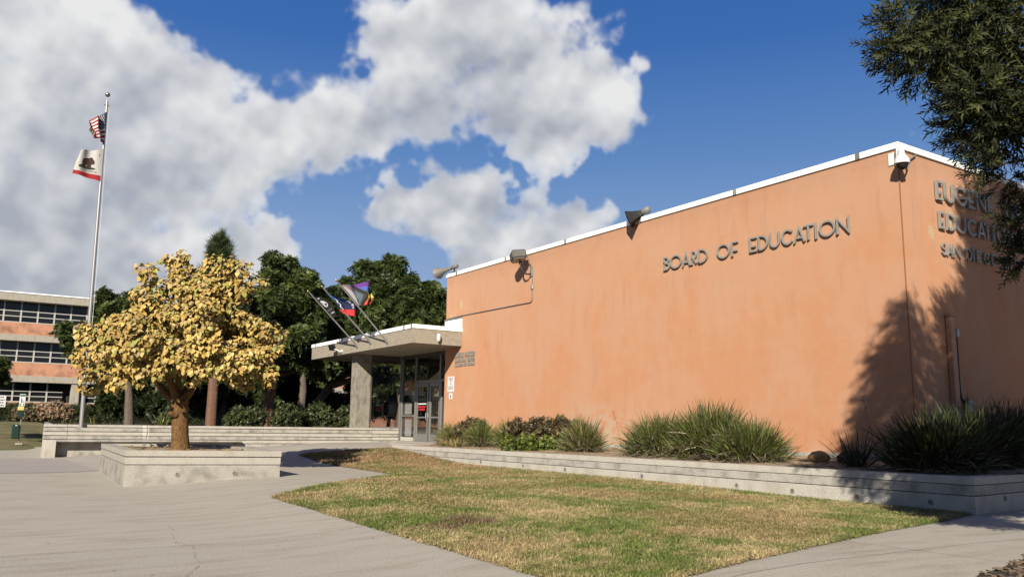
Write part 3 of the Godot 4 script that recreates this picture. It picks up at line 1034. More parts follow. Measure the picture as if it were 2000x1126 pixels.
func build_tree_planter() -> void:
	var t := thing("tree_planter", "square free-standing concrete planter with two grooves, holding the yellow tree", "planter", Vector3(2.62, 0, -16.68))
	var c := [Vector2(2.62, -16.68), Vector2(5.22, -15.85), Vector2(5.56, -21.1), Vector2(2.92, -21.95)]
	ring_band("core", c, -0.2, 0.64, 0.2, 0.035, M.joint, t, true)
	for k in [[0.652, 0.548, 0.0, "planter_concrete_b"], [0.530, 0.405, 0.008, "planter_concrete_b"], [0.392, -0.2, 0.010, "planter_concrete"]]:
		ring_band("course", c, k[1], k[0], 0.22, k[2], M[k[3]], t, true)
	var out := Vector3(-0.304, 0, 0.9526)
	for f in [0.335, 0.70]:
		var p: Vector2 = c[0].lerp(c[1], f)
		weep_hole(Vector3(p.x, 0.205 + 0.06 * f, p.y) - out * 0.008, out, 0.036, t)
	var h := func(x, z): return 0.60 + 0.02 * fine_noise.get_noise_2d(x, z) + 0.012 * fine_noise.get_noise_2d(x * 6.0, z * 6.0)
	var soil := MB.new()
	soil.smooth(true)
	var spot := func(i: int, j: int) -> Vector3:
		var p := Vector2(2.80, -16.78).lerp(Vector2(5.03, -16.06), i / 24.0).lerp(Vector2(3.08, -21.70).lerp(Vector2(5.36, -20.98), i / 24.0), j / 48.0)
		return Vector3(p.x, h.call(p.x, p.y), p.y)
	for i in 24:
		for j in 48:
			soil.quad_out(spot.call(i, j), spot.call(i + 1, j), spot.call(i + 1, j + 1), spot.call(i, j + 1), Vector3(4, -50, -18))
	put("soil", soil, M.bed_soil, t)


func build_bench_wall() -> void:
	var t := thing("bench_wall", "long grooved concrete retaining wall with a built-in bench below the flagpole", "wall", Vector3(2.4, 0, -30.3))
	var edges := [1.05, 0.95, 0.815, 0.69, 0.565, 0.44, 0.31, 0.18, -0.1]
	var left := PackedVector2Array([Vector2(2.42, -30.62), Vector2(5.3, -30.62), Vector2(5.44, -30.40), Vector2(9.0, -30.40)])
	for k in 8:
		var y1: float = edges[k]
		var y0: float = edges[k + 1] + 0.018
		var mat: Material = M.wall_concrete if k % 2 == 0 else M.wall_concrete_b
		var d := 0.004 * (k % 3)
		# left length, set back behind the bench; its top course steps back for the pole
		if k < 4:
			var back := 0.22 if k == 0 else 0.0
			for x in [[2.40, 3.05], [3.058, 5.29]]:
				var b := MB.new()
				b.span(Vector3(x[0], y0, -31.1), Vector3(x[1], y1, -30.62 - back - d), 0.006)
				put("course", b, mat, t)
		var cuts := [[5.292, 6.9], [6.906, 9.3], [9.306, 10.75], [10.756, 13.52]]
		for c in cuts:
			if k >= 4 and c[0] < 8.3 and c[1] < 9.0:
				continue
			var x0: float = c[0]
			if k >= 4:
				x0 = maxf(x0, 8.4)
			var b := MB.new()
			if c[0] < 5.3:
				b.prism(PackedVector2Array([Vector2(x0, -30.62 - d), Vector2(x0 + 0.16, -30.38 - d), Vector2(c[1], -30.38 - d), Vector2(c[1], -31.1), Vector2(x0, -31.1)]), y0, y1)
			else:
				b.span(Vector3(x0, y0, -31.1), Vector3(c[1], y1, -30.38 - d), 0.006)
			put("course", b, mat, t)
		var e := MB.new()
		e.span(Vector3(13.524, y0, -31.1), Vector3(14.66, y1, -30.40 - d), 0.006)
		put("course", e, M.wall_concrete if k % 2 == 1 else M.wall_concrete_b, t)
	var b := MB.new()
	b.span(Vector3(2.45, -0.2, -31.05), Vector3(14.6, 1.035, -30.86))
	b.span(Vector3(5.4, 0.6, -31.05), Vector3(14.6, 1.035, -30.43))
	put("core", b, M.joint, t)
	b = MB.new()      # solid left end that carries the bench
	b.span(Vector3(2.402, -0.1, -31.098), Vector3(2.73, 0.566, -30.17), 0.012)
	put("end_block", b, M.wall_concrete, t)
	b = MB.new()
	b.span(Vector3(2.735, 0.505, -30.9), Vector3(8.5, 0.568, -30.19), 0.012)
	put("bench_seat", b, M.wall_concrete_b, t)
	b = MB.new()
	b.span(Vector3(2.73, -0.1, -30.9), Vector3(8.45, 0.503, -30.55))
	put("bench_base", b, M.wall_concrete_b, t)
	b = MB.new()
	b.prism(PackedVector2Array([Vector2(2.5, -30.2), Vector2(2.5, -29.8), Vector2(8.6, -29.85), Vector2(8.6, -30.5)]), -0.05, 0.03)
	put("kerb", b, M.paving_concrete, t)
	b = MB.new()
	b.prism(PackedVector2Array([Vector2(2.42, -31.1), Vector2(5.35, -69.0), Vector2(5.6, -69.0), Vector2(2.67, -31.1)]), -0.1, 1.05)
	put("return_wall", b, M.wall_concrete_b, t)


# ------------------------------------------------------------------ the long building at the back

func build_far_building() -> void:
	var t := thing("school_block", "long three-storey school block with orange bands, concrete ledges and ribbon windows", "building", Vector3(20, 1, -86))
	var zf := -85.0
	var zw := -86.0
	var b := MB.new()
	b.span(Vector3(-22, 0.9, zw - 14.0), Vector3(60, 12.0, zw - 0.35))
	put("core", b, M.room_dark, t)
	var levels := [[9.73, 11.56, 8.04], [6.22, 8.02, 4.46], [2.75, 4.44, 0.9]]       # sill, head, bottom of the spandrel
	b = MB.new()
	b.span(Vector3(-22.3, 11.56, zw - 14.3), Vector3(60.3, 12.22, zf), 0.03)
	put("roof_fascia", b, M.ledge_concrete, t)
	b = MB.new()
	b.span(Vector3(-22.4, 12.225, zw - 14.4), Vector3(60.4, 12.34, zf + 0.06), 0.02)
	put("roof_edge", b, M.white_flashing, t)
	for i in 3:
		b = MB.new()
		var low: float = levels[i][2] + (0.56 if i < 2 else 0.0)
		b.span(Vector3(-22, low, zw - 0.34), Vector3(60, levels[i][0], zw + 0.12))
		put("spandrel", b, M.far_stucco, t)
		if i < 2:
			b = MB.new()
			b.span(Vector3(-22.2, levels[i][2], zw - 0.34), Vector3(60.2, levels[i][2] + 0.56, zf), 0.02)
			put("ledge", b, M.ledge_concrete, t)
	b = MB.new()
	b.span(Vector3(8.45, 0.9, zw + 0.1), Vector3(9.12, 4.455, zf - 0.1), 0.02)
	put("pilaster", b, M.ledge_concrete, t)
	# windows: one bay is a tall upper pane over two low ones
	var mesh_post := MB.new()
	mesh_post.box(Vector3.ZERO, Vector3(0.13, 1.0, 0.1))
	var post := mesh_post.mesh()
	var bar_b := MB.new()
	bar_b.box(Vector3.ZERO, Vector3(1.19, 0.075, 0.08))
	var bar := bar_b.mesh()
	var pane_b := MB.new()
	pane_b.box(Vector3.ZERO, Vector3(1.22, 1.0, 0.02))
	var glass := pane_b.mesh()
	for i in 3:
		var y0: float = levels[i][0]
		var y1: float = levels[i][1]
		var x := -6.6
		while x < (15.8 if i < 2 else 43.0):
			if i == 2 and x > 7.9 and x < 9.1:
				x += 1.32
				continue
			var wn := Node3D.new()
			wn.name = "window"
			wn.position = Vector3(x, y0, zw) - t.position
			t.add_child(wn, true)
			var rows := [[0.0, 0.30], [0.30, 0.56], [0.56, 1.0]]
			for r in rows:
				var h: float = (r[1] - r[0]) * (y1 - y0)
				var p := MeshInstance3D.new()
				p.name = "pane"
				p.mesh = glass
				p.material_override = [M.far_pane, M.far_pane, M.far_pane_b, M.far_pane_c][rng.randi() % 4]
				p.scale = Vector3(1, h, 1)
				p.position = Vector3(0.66, (r[0] + r[1]) / 2.0 * (y1 - y0), -0.02)
				wn.add_child(p, true)
			for f in [0.02, 0.30, 0.56]:
				var q := MeshInstance3D.new()
				q.name = "rail"
				q.mesh = bar
				q.material_override = M.far_frame
				q.position = Vector3(0.66, f * (y1 - y0) + 0.01, 0.02)
				wn.add_child(q, true)
			var s := MeshInstance3D.new()
			s.name = "mullion"
			s.mesh = post
			s.material_override = M.far_frame
			s.scale = Vector3(1, y1 - y0, 1)
			s.position = Vector3(0, (y1 - y0) / 2.0, 0.03)
			wn.add_child(s, true)
			x += 1.32


# ------------------------------------------------------------------ lettering

func arc(cx: float, cy: float, rx: float, ry: float, a0: float, a1: float, n := 12) -> Array:
	var out := []
	for i in n + 1:
		var w := deg_to_rad(lerpf(a0, a1, float(i) / n))
		out.append(Vector2(cx + rx * cos(w), cy + ry * sin(w)))
	return out


func glyph(ch: String) -> Array:      # strokes as centre lines in a unit square; the first item of a closed stroke repeats at its end
	var v := func(list: Array) -> Array:
		var out := []
		for i in range(0, list.size(), 2):
			out.append(Vector2(list[i], list[i + 1]))
		return out
	match ch:
		"A": return [v.call([0, 0, 0.5, 1, 1, 0]), v.call([0.17, 0.27, 0.83, 0.27])]
		"B": return [v.call([0, 0, 0, 1, 0.4, 1]) + arc(0.4, 0.77, 0.45, 0.23, 80, -80, 8) + v.call([0.4, 0.54, 0.03, 0.54]), v.call([0.35, 0.5]) + arc(0.45, 0.26, 0.55, 0.26, 80, -80, 8) + v.call([0.45, 0, 0.02, 0])]
		"C": return [arc(0.55, 0.5, 0.55, 0.5, 48, 312, 18)]
		"D": return [v.call([0, 0, 0, 1, 0.3, 1]) + arc(0.3, 0.5, 0.7, 0.5, 80, -80, 14) + v.call([0.3, 0, 0.03, 0])]
		"E": return [v.call([1, 1, 0, 1, 0, 0, 1, 0]), v.call([0.04, 0.36, 0.9, 0.36])]
		"F": return [v.call([1, 1, 0, 1, 0, 0]), v.call([0.04, 0.36, 0.95, 0.36])]
		"G": return [arc(0.5, 0.5, 0.5, 0.5, 45, 350, 20) + v.call([0.99, 0.46, 0.6, 0.46])]
		"H": return [v.call([0, 0, 0, 1]), v.call([1, 0, 1, 1]), v.call([0.03, 0.36, 0.97, 0.36])]
		"I": return [v.call([0.5, 0, 0.5, 1])]
		"K": return [v.call([0, 0, 0, 1]), v.call([1, 1, 0.08, 0.4]), v.call([0.3, 0.53, 1, 0])]
		"L": return [v.call([0, 1, 0, 0, 1, 0])]
		"N": return [v.call([0, 0, 0, 1, 1, 0, 1, 1])]
		"O": return [arc(0.5, 0.5, 0.5, 0.5, 90, 450, 26)]
		"R": return [v.call([0, 0, 0, 1, 0.4, 1]) + arc(0.4, 0.7, 0.5, 0.3, 80, -80, 8) + v.call([0.4, 0.4, 0.03, 0.4]), v.call([0.4, 0.38, 1, 0])]
		"S": return [arc(0.5, 0.75, 0.45, 0.25, 25, 270, 10) + arc(0.5, 0.25, 0.5, 0.25, 80, -155, 10)]
		"T": return [v.call([0, 1, 1, 1]), v.call([0.5, 0, 0.5, 0.97])]
		"U": return [v.call([0, 1, 0, 0.36]) + arc(0.5, 0.36, 0.5, 0.36, 190, 350, 10) + v.call([1, 0.36, 1, 1])]
		"Y": return [v.call([0, 1, 0.5, 0.45, 0.5, 0]), v.call([1, 1, 0.53, 0.47])]
	return []


func letter(ch: String, w: float, h: float, sw: float, z0: float, depth: float, at: Vector3, right: Vector3, up: Vector3) -> MB:
	var out := right.cross(up)
	var b := MB.new()
	var k := 0
	for s in glyph(ch):
		var p := []
		for q in s:
			p.append(Vector2(sw / 2 + q.x * maxf(w - sw, 0.0) if ch != "I" else w / 2.0, sw / 2 + q.y * (h - sw)))
		var n := p.size()
		var closed: bool = n > 3 and p[0].distance_to(p[n - 1]) < 0.001
		# square the ends off past their centre
		if not closed:
			p[0] += (p[0] - p[1]).normalized() * sw * 0.5 * (1.0 if k == 0 else 0.2)
			p[n - 1] += (p[n - 1] - p[n - 2]).normalized() * sw * 0.5 * (1.0 if k == 0 else 0.2)
		var l := []
		var r := []
		for i in n:
			var a: Vector2 = (p[i] - p[i - 1 if i > 0 else n - 2]).normalized() if closed or i > 0 else (p[1] - p[0]).normalized()
			var c: Vector2 = (p[i + 1 if i < n - 1 else 1] - p[i]).normalized() if closed or i < n - 1 else a
			var na := a.orthogonal()
			var m := (na + c.orthogonal()).normalized()
			m *= (sw / 2) / maxf(0.45, m.dot(na))
			l.append(p[i] + m)
			r.append(p[i] - m)
		var zf := z0 + depth - 0.0016 * k
		var f := func(q: Vector2, z: float) -> Vector3: return at + right * q.x + up * q.y + out * z
		for i in n - 1:
			var mid: Vector3 = f.call((l[i] + r[i] + l[i + 1] + r[i + 1]) / 4.0, (z0 + zf) / 2.0)
			b.quad_out(f.call(l[i], zf), f.call(r[i], zf), f.call(r[i + 1], zf), f.call(l[i + 1], zf), mid)
			b.quad_out(f.call(l[i], z0), f.call(r[i], z0), f.call(r[i + 1], z0), f.call(l[i + 1], z0), mid)
			b.quad_out(f.call(l[i], z0), f.call(l[i], zf), f.call(l[i + 1], zf), f.call(l[i + 1], z0), mid)
			b.quad_out(f.call(r[i], z0), f.call(r[i], zf), f.call(r[i + 1], zf), f.call(r[i + 1], z0), mid)
		if not closed:
			for e in [0, n - 1]:
				var mid: Vector3 = f.call(p[1 if e == 0 else n - 2], (z0 + zf) / 2.0)
				b.quad_out(f.call(l[e], z0), f.call(r[e], z0), f.call(r[e], zf), f.call(l[e], zf), mid)
		k += 1
	return b


func lettering_row(called: String, label: String, text: String, spots: Array, base: float, h: float, sw: float, on_front: bool) -> void:
	var t := thing(called, label, "lettering", Vector3(FRONT, base, spots[0][0]) if on_front else Vector3(spots[0][0], base, NEAR_END))
	var i := 0
	for ch in text:
		if ch == " ":
			continue
		var s: Array = spots[i]
		var right := Vector3(0, 0, 1) if on_front else Vector3(1, 0, 0)
		var at := Vector3(FRONT, base, s[0]) if on_front else Vector3(s[0], base, NEAR_END)
		put("letter", letter(ch, s[1] - s[0], h, sw * 0.80, h * 0.05, h * 0.125, at, right, Vector3.UP), M.letter_metal, t)
		i += 1


const LETTER_W := {"A": 0.78, "B": 0.62, "C": 0.76, "D": 0.76, "E": 0.52, "F": 0.5, "G": 0.86, "H": 0.7, "I": 0.2, "K": 0.66, "L": 0.5, "N": 0.74, "O": 0.92, "R": 0.62, "S": 0.56, "T": 0.62, "U": 0.68, "Y": 0.66}


func spaced(text: String, from: float, to: float, gap: float, space: float) -> Array:
	var total := 0.0
	for ch in text:
		total += (space if ch == " " else float(LETTER_W[ch])) + gap
	var k := (to - from) / (total - gap)
	var out := []
	var x := from
	for ch in text:
		if ch == " ":
			x += (space + gap) * k
			continue
		out.append([x, x + float(LETTER_W[ch]) * k])
		x += (float(LETTER_W[ch]) + gap) * k
	return out


func build_lettering() -> void:
	lettering_row("wall_lettering", "raised grey metal letters reading BOARD OF EDUCATION high on the long orange front", "BOARD OF EDUCATION", [[-14.94, -14.72], [-14.71, -14.32], [-14.30, -14.03], [-14.0, -13.81], [-13.77, -13.47], [-13.18, -12.80], [-12.75, -12.56], [-12.23, -12.03], [-11.99, -11.72], [-11.67, -11.41], [-11.36, -11.07], [-11.05, -10.77], [-10.80, -10.57], [-10.54, -10.47], [-10.42, -10.05], [-10.02, -9.73]], 5.01, 0.335, 0.047, true)
	lettering_row("wall_lettering", "top row of the largest raised grey letters, high on the shaded end wall", "EUGENE BRUCKER", [[15.44, 15.66], [15.74, 16.06], [16.10, 16.53], [16.57, 16.80], [16.88, 17.24], [17.31, 17.52]] + spaced("BRUCKER", 18.05, 20.6, 0.16, 0.6), 5.61, 0.39, 0.062, false)
	lettering_row("wall_lettering", "middle row of raised grey letters on the end wall, reading EDUCATION CENTER", "EDUCATION CENTER", [[15.48, 15.67], [15.75, 16.06], [16.10, 16.42], [16.47, 16.81], [16.85, 17.14], [17.11, 17.37], [17.42, 17.53], [17.60, 17.97], [18.04, 18.42]] + spaced("CENTER", 18.85, 20.7, 0.16, 0.6), 5.045, 0.345, 0.058, false)
	lettering_row("wall_lettering", "lowest and smallest row of raised letters on the end wall, starting SAN DIEGO CITY", "SAN DIEGO CITY SCHOOLS", [[15.52, 15.68], [15.70, 15.90], [15.93, 16.17], [16.38, 16.60], [16.62, 16.70], [16.77, 16.93], [17.04, 17.27], [17.32, 17.56], [17.79, 18.02], [18.05, 18.12], [18.17, 18.40], [18.40, 18.60]] + spaced("SCHOOLS", 18.95, 20.6, 0.16, 0.6), 4.53, 0.25, 0.044, false)
	# the small sign beside the entrance: three rows of little letters on one plate of pins
	var t := thing("small_lettering", "three short rows of small raised grey letters beside the entrance under the canopy", "lettering", Vector3(FRONT, 3.2, -25.35))
	for r in [["EUGENE BRUCKER", 3.50, 0.16, 0.030], ["EDUCATION CENTER", 3.335, 0.125, 0.025], ["SAN DIEGO CITY SCHOOLS", 3.19, 0.11, 0.021]]:
		var spots := spaced(r[0], -25.34, -24.03, 0.14, 0.5)
		var i := 0
		for ch in r[0]:
			if ch == " ":
				continue
			put("letter", letter(ch, spots[i][1] - spots[i][0], r[2], r[3], 0.016, 0.016, Vector3(FRONT, r[1], spots[i][0]), Vector3(0, 0, 1), Vector3.UP), M.letter_metal, t)
			i += 1


# ------------------------------------------------------------------ things fixed to the building

func build_wall_fittings() -> void:
	# floodlight on a bent arm
	var t := thing("wall_floodlight", "brown box floodlight on a bent arm high on the far end of the orange front", "floodlight", Vector3(FRONT, 5.8, -20.72))
	var b := MB.new()
	b.span(Vector3(FRONT - 0.05, 5.70, -20.79), Vector3(FRONT - 0.002, 5.98, -20.66), 0.008)
	put("bracket", b, M.grey_metal, t)
	b = MB.new()
	b.tube([Vector3(FRONT - 0.03, 5.78, -20.73), Vector3(FRONT - 0.18, 5.76, -20.75), Vector3(FRONT - 0.30, 5.84, -20.80), Vector3(FRONT - 0.35, 5.98, -20.84), Vector3(FRONT - 0.35, 6.12, -20.85)], [0.026], 10)
	b.tube([Vector3(FRONT - 0.35, 6.06, -20.85), Vector3(FRONT - 0.35, 6.2, -20.85)], [0.045], 10)
	put("arm", b, M.dark_metal, t)
	var turn := Basis(Vector3.UP, deg_to_rad(-18)) * Basis(Vector3(0, 0, 1), deg_to_rad(8)) * Basis(Vector3(1, 0, 0), deg_to_rad(-18))
	var head := Vector3(FRONT - 0.43, 6.31, -20.86)
	b = MB.new()
	b.box(head, Vector3(0.46, 0.30, 0.40), 0.05, turn)
	put("housing", b, M.lamp_grey, t)
	b = MB.new()
	b.box(head + turn * Vector3(-0.03, -0.156, 0.0), Vector3(0.36, 0.012, 0.32), 0.004, turn)
	put("lens", b, M.lamp_glass, t)
	b = MB.new()
	b.tube([head + turn * Vector3(0.2, 0.02, 0.16), Vector3(FRONT - 0.15, 6.15, -20.66), Vector3(FRONT - 0.03, 5.95, -20.70)], [0.011], 6)
	put("cable", b, M.grey_metal, t)
	t = thing("conduit", "thin grey conduit running down from the floodlight and along the wall to the canopy", "conduit", Vector3(FRONT, 4.9, -20.7))
	b = MB.new()
	var run := [Vector3(FRONT - 0.022, 5.72, -20.68), Vector3(FRONT - 0.022, 5.02, -20.68)]
	for k in 5:
		var w := PI / 2 * (k + 1) / 5.0
		run.append(Vector3(FRONT - 0.022, 5.02 - 0.11 * sin(w), -20.68 - 0.11 * (1 - cos(w))))
	run.append(Vector3(FRONT - 0.022, 4.925, -22.9))
	run.append(Vector3(FRONT - 0.022, 4.935, -24.9))
	run.append(Vector3(FRONT - 0.022, 4.915, -25.98))
	b.tube(run, [0.0135], 8)
	put("pipe", b, M.grey_metal, t)
	b = MB.new()
	b.span(Vector3(FRONT - 0.055, 5.30, -20.73), Vector3(FRONT - 0.002, 5.43, -20.63), 0.012)
	put("junction_box", b, M.pole_metal, t)
	for z in [-21.6, -22.9, -24.2]:
		b = MB.new()
		b.span(Vector3(FRONT - 0.038, 4.905, z - 0.012), Vector3(FRONT - 0.002, 4.95, z + 0.012), 0.003)
		put("strap", b, M.grey_metal, t)
	# two horn loudspeakers on the roof edge
	t = thing("horn_loudspeaker", "grey horn loudspeaker at the far left end of the white roof edge", "loudspeaker", Vector3(FRONT, 6.55, -25.8))
	var axis := Vector3(-0.22, -0.14, -0.96).normalized()
	var place := Transform3D(Basis(Quaternion(Vector3.UP, axis)) * Basis().scaled(Vector3(1.0, 1.0, 0.8)), Vector3(FRONT - 0.05, 6.72, -25.72))
	b = MB.new()
	b.lathe([Vector2(0.0, 0.0), Vector2(0.07, 0.0), Vector2(0.08, 0.12), Vector2(0.11, 0.32), Vector2(0.17, 0.52), Vector2(0.255, 0.72), Vector2(0.27, 0.73), Vector2(0.25, 0.725), Vector2(0.155, 0.52), Vector2(0.09, 0.3), Vector2(0.0, 0.2)], place, 20)
	put("bell", b, M.horn_grey, t)
	b = MB.new()
	b.lathe([Vector2(0.0, -0.30), Vector2(0.085, -0.29), Vector2(0.1, -0.26), Vector2(0.1, -0.08), Vector2(0.06, -0.03), Vector2(0.06, 0.02), Vector2(0.0, 0.02)], place, 16)
	put("driver", b, M.horn_grey, t)
	b = MB.new()
	b.tube([Vector3(FRONT + 0.02, 6.545, -25.62), Vector3(FRONT + 0.02, 6.64, -25.62), Vector3(FRONT - 0.03, 6.74, -25.66)], [0.03, 0.025], 8)
	b.box(Vector3(FRONT + 0.03, 6.56, -25.6), Vector3(0.16, 0.03, 0.24), 0.004)
	put("bracket", b, M.dark_metal, t)
	t = thing("horn_loudspeaker", "black rectangular horn loudspeaker hung over the middle of the white roof edge", "loudspeaker", Vector3(FRONT - 0.2, 6.5, -15.8))
	var face := Basis.looking_at(Vector3(0.62, 0.42, 0.62), Vector3.UP)       # +z of the basis is the way the mouth points
	var mouth := Vector3(FRONT - 0.27, 6.49, -15.98)
	b = MB.new()
	var ring := func(hw: float, hh: float, d: float) -> Array:
		return [mouth + face * Vector3(-hw, -hh, d), mouth + face * Vector3(hw, -hh, d), mouth + face * Vector3(hw, hh, d), mouth + face * Vector3(-hw, hh, d)]
	var steps := [ring.call(0.29, 0.17, 0.0), ring.call(0.19, 0.12, -0.14), ring.call(0.10, 0.08, -0.30), ring.call(0.06, 0.06, -0.40)]
	for i in 3:
		for k in 4:
			var j := (k + 1) % 4
			b.quad_out(steps[i][k], steps[i][j], steps[i + 1][j], steps[i + 1][k], mouth + face * Vector3(0, 0, -0.2))
	var inner := [ring.call(0.275, 0.158, 0.001), ring.call(0.175, 0.108, -0.13), ring.call(0.09, 0.07, -0.28)]
	for i in 2:
		for k in 4:
			var j := (k + 1) % 4
			b.quad(inner[i][j], inner[i][k], inner[i + 1][k], inner[i + 1][j])
	b.quad(inner[2][0], inner[2][1], inner[2][2], inner[2][3])
	for k in 4:
		var j := (k + 1) % 4
		b.quad(steps[0][k], steps[0][j], inner[0][j], inner[0][k])
	put("horn", b, M.dark_metal, t)
	b = MB.new()
	var tail := Transform3D(Basis(Quaternion(Vector3.UP, (face * Vector3(0, 0, -1)).normalized())), mouth + face * Vector3(0, 0, -0.39))
	b.lathe([Vector2(0.0, 0.0), Vector2(0.07, 0.0), Vector2(0.075, 0.05), Vector2(0.095, 0.07), Vector2(0.095, 0.20), Vector2(0.07, 0.23), Vector2(0.0, 0.235)], tail, 16)
	put("driver", b, M.horn_grey, t)
	b = MB.new()
	b.tube([Vector3(FRONT + 0.03, 6.54, -15.7), Vector3(FRONT - 0.03, 6.62, -15.72), Vector3(FRONT - 0.12, 6.58, -15.78)], [0.022], 8)
	put("bracket", b, M.dark_metal, t)
	# dome camera on the corner
	t = thing("dome_camera", "white dome security camera bracketed to the upper near corner of the orange building", "camera", Vector3(FRONT, 6.1, NEAR_END))
	b = MB.new()
	b.span(Vector3(FRONT - 0.02, 6.12, NEAR_END - 0.19), Vector3(FRONT - 0.002, 6.36, NEAR_END - 0.015), 0.004)
	put("plate", b, M.white_plastic, t)
	b = MB.new()
	b.box(Vector3(FRONT - 0.055, 6.23, NEAR_END + 0.055), Vector3(0.12, 0.30, 0.12), 0.012, Basis(Vector3.UP, PI / 4))
	put("wall_box", b, M.white_plastic, t)
	b = MB.new()
	var dc := Vector3(FRONT - 0.16, 6.12, NEAR_END + 0.17)
	b.lathe([Vector2(0.0, 0.22), Vector2(0.045, 0.215), Vector2(0.055, 0.17), Vector2(0.06, 0.10), Vector2(0.095, 0.065), Vector2(0.125, 0.01), Vector2(0.14, -0.06), Vector2(0.14, -0.075), Vector2(0.1, -0.078), Vector2(0.0, -0.075)], Transform3D(Basis(), dc), 24)
	b.tube([dc + Vector3(0, 0.19, 0), Vector3(FRONT - 0.09, 6.33, NEAR_END + 0.09), Vector3(FRONT - 0.03, 6.32, NEAR_END + 0.03)], [0.04], 10)
	put("shell", b, M.white_plastic, t)
	b = MB.new()
	b.lathe([Vector2(0.105, -0.074), Vector2(0.1, -0.11), Vector2(0.075, -0.155), Vector2(0.035, -0.18), Vector2(0.0, -0.185)], Transform3D(Basis(), dc), 20)
	put("dome", b, M.black, t)
	b = MB.new()
	b.tube([dc + Vector3(0.10, -0.11, 0.02), Vector3(FRONT + 0.08, 5.98, NEAR_END + 0.10), Vector3(FRONT + 0.2, 6.06, NEAR_END + 0.06), Vector3(FRONT + 0.33, 6.26, NEAR_END + 0.035), Vector3(FRONT + 0.55, 6.39, NEAR_END + 0.03)], [0.016], 8)
	put("conduit", b, M.grey_metal, t)
	# on the canopy
	t = thing("canopy_camera", "small white oval security camera on the end face of the concrete canopy", "camera", Vector3(13.37, 4.1, -24.93))
	b = MB.new()
	b.lathe([Vector2(0.0, 0.13), Vector2(0.06, 0.12), Vector2(0.085, 0.05), Vector2(0.085, -0.06), Vector2(0.05, -0.13), Vector2(0.0, -0.15)], Transform3D(Basis().scaled(Vector3(0.8, 1, 0.7)), Vector3(13.34, 4.1, -24.84)), 16)
	put("shell", b, M.white_plastic, t)
	b = MB.new()
	b.tube([Vector3(13.40, 4.06, -24.935), Vector3(13.36, 4.07, -24.84)], [0.03], 8)
	put("mount", b, M.white_plastic, t)
	t = thing("canopy_floodlight", "small black floodlight on the front edge of the concrete canopy", "floodlight", Vector3(12.41, 4.05, -31.2))
	b = MB.new()
	b.box(Vector3(12.14, 4.16, -31.45), Vector3(0.1, 0.24, 0.30), 0.02, Basis(Vector3.UP, 0.5) * Basis(Vector3(0, 0, 1), 0.5))
	put("head", b, M.black, t)
	b = MB.new()
	b.tube([Vector3(12.405, 4.0, -31.05), Vector3(12.3, 4.0, -31.08), Vector3(12.2, 4.1, -31.36)], [0.02], 8)
	b.tube([Vector3(12.409, 4.0, -31.05), Vector3(12.36, 4.0, -31.05)], [0.06], 12)
	put("arm", b, M.white_plastic, t)
	# notices by the door
	t = thing("wall_notice", "tall white notice with rows of small print on the wall by the entrance", "sign", Vector3(FRONT, 2.33, -25.63))
	b = MB.new()
	b.span(Vector3(FRONT - 0.012, 2.33, -25.86), Vector3(FRONT - 0.002, 2.87, -25.40), 0.003)
	put("panel", b, M.sign_white, t)
	printed_lines(t, [[2.80, 0.032, 0.30], [2.75, 0.032, 0.22], [2.70, 0.026, 0.14], [2.52, 0.016, 0.36], [2.49, 0.016, 0.36], [2.46, 0.016, 0.36], [2.43, 0.016, 0.33]], -25.63, FRONT - 0.0135)
	b = MB.new()
	b.tube([Vector3(FRONT - 0.011, 2.61, -25.63), Vector3(FRONT - 0.014, 2.61, -25.63)], [0.035], 16)
	put("emblem", b, M.grey_metal, t)
	t = thing("wall_notice", "small white notice with a blue symbol, under the tall notice by the entrance", "sign", Vector3(FRONT, 2.09, -25.62))
	b = MB.new()
	b.span(Vector3(FRONT - 0.010, 2.085, -25.75), Vector3(FRONT - 0.002, 2.295, -25.50), 0.003)
	put("panel", b, M.sign_white, t)
	b = MB.new()
	b.span(Vector3(FRONT - 0.012, 2.13, -25.66), Vector3(FRONT - 0.009, 2.22, -25.59))
	put("symbol", b, plain("sign_blue", lin(0.05, 0.13, 0.36), 0.6), t)
	# end wall: downpipe, conduit and boxes
	t = thing("downpipe", "orange painted square downpipe standing against the shaded end wall", "downpipe", Vector3(15.58, 0.6, NEAR_END))
	b = MB.new()
	b.span(Vector3(15.50, 0.6, NEAR_END + 0.004), Vector3(15.66, 3.33, NEAR_END + 0.11), 0.012)
	put("pipe", b, M.painted_pipe, t)
	b = MB.new()
	b.span(Vector3(15.485, 3.333, NEAR_END + 0.002), Vector3(15.675, 3.37, NEAR_END + 0.125), 0.008)
	put("cap", b, M.painted_pipe, t)
	t = thing("electrical_conduit", "black conduit with a grey top box beside the downpipe on the end wall", "conduit", Vector3(15.84, 0.7, NEAR_END))
	b = MB.new()
	b.tube([Vector3(15.81, 2.98, NEAR_END + 0.03), Vector3(15.80, 1.95, NEAR_END + 0.03), Vector3(15.84, 1.8, NEAR_END + 0.03), Vector3(15.98, 1.7, NEAR_END + 0.03)], [0.02], 8)
	put("pipe", b, M.dark_metal, t)
	b = MB.new()
	b.span(Vector3(15.77, 2.96, NEAR_END + 0.003), Vector3(15.87, 3.12, NEAR_END + 0.07), 0.01)
	put("top_box", b, M.pole_metal, t)
	b = MB.new()
	b.span(Vector3(15.93, 1.54, NEAR_END + 0.003), Vector3(16.16, 1.78, NEAR_END + 0.09), 0.012)
	put("socket_box", b, M.grey_metal, t)
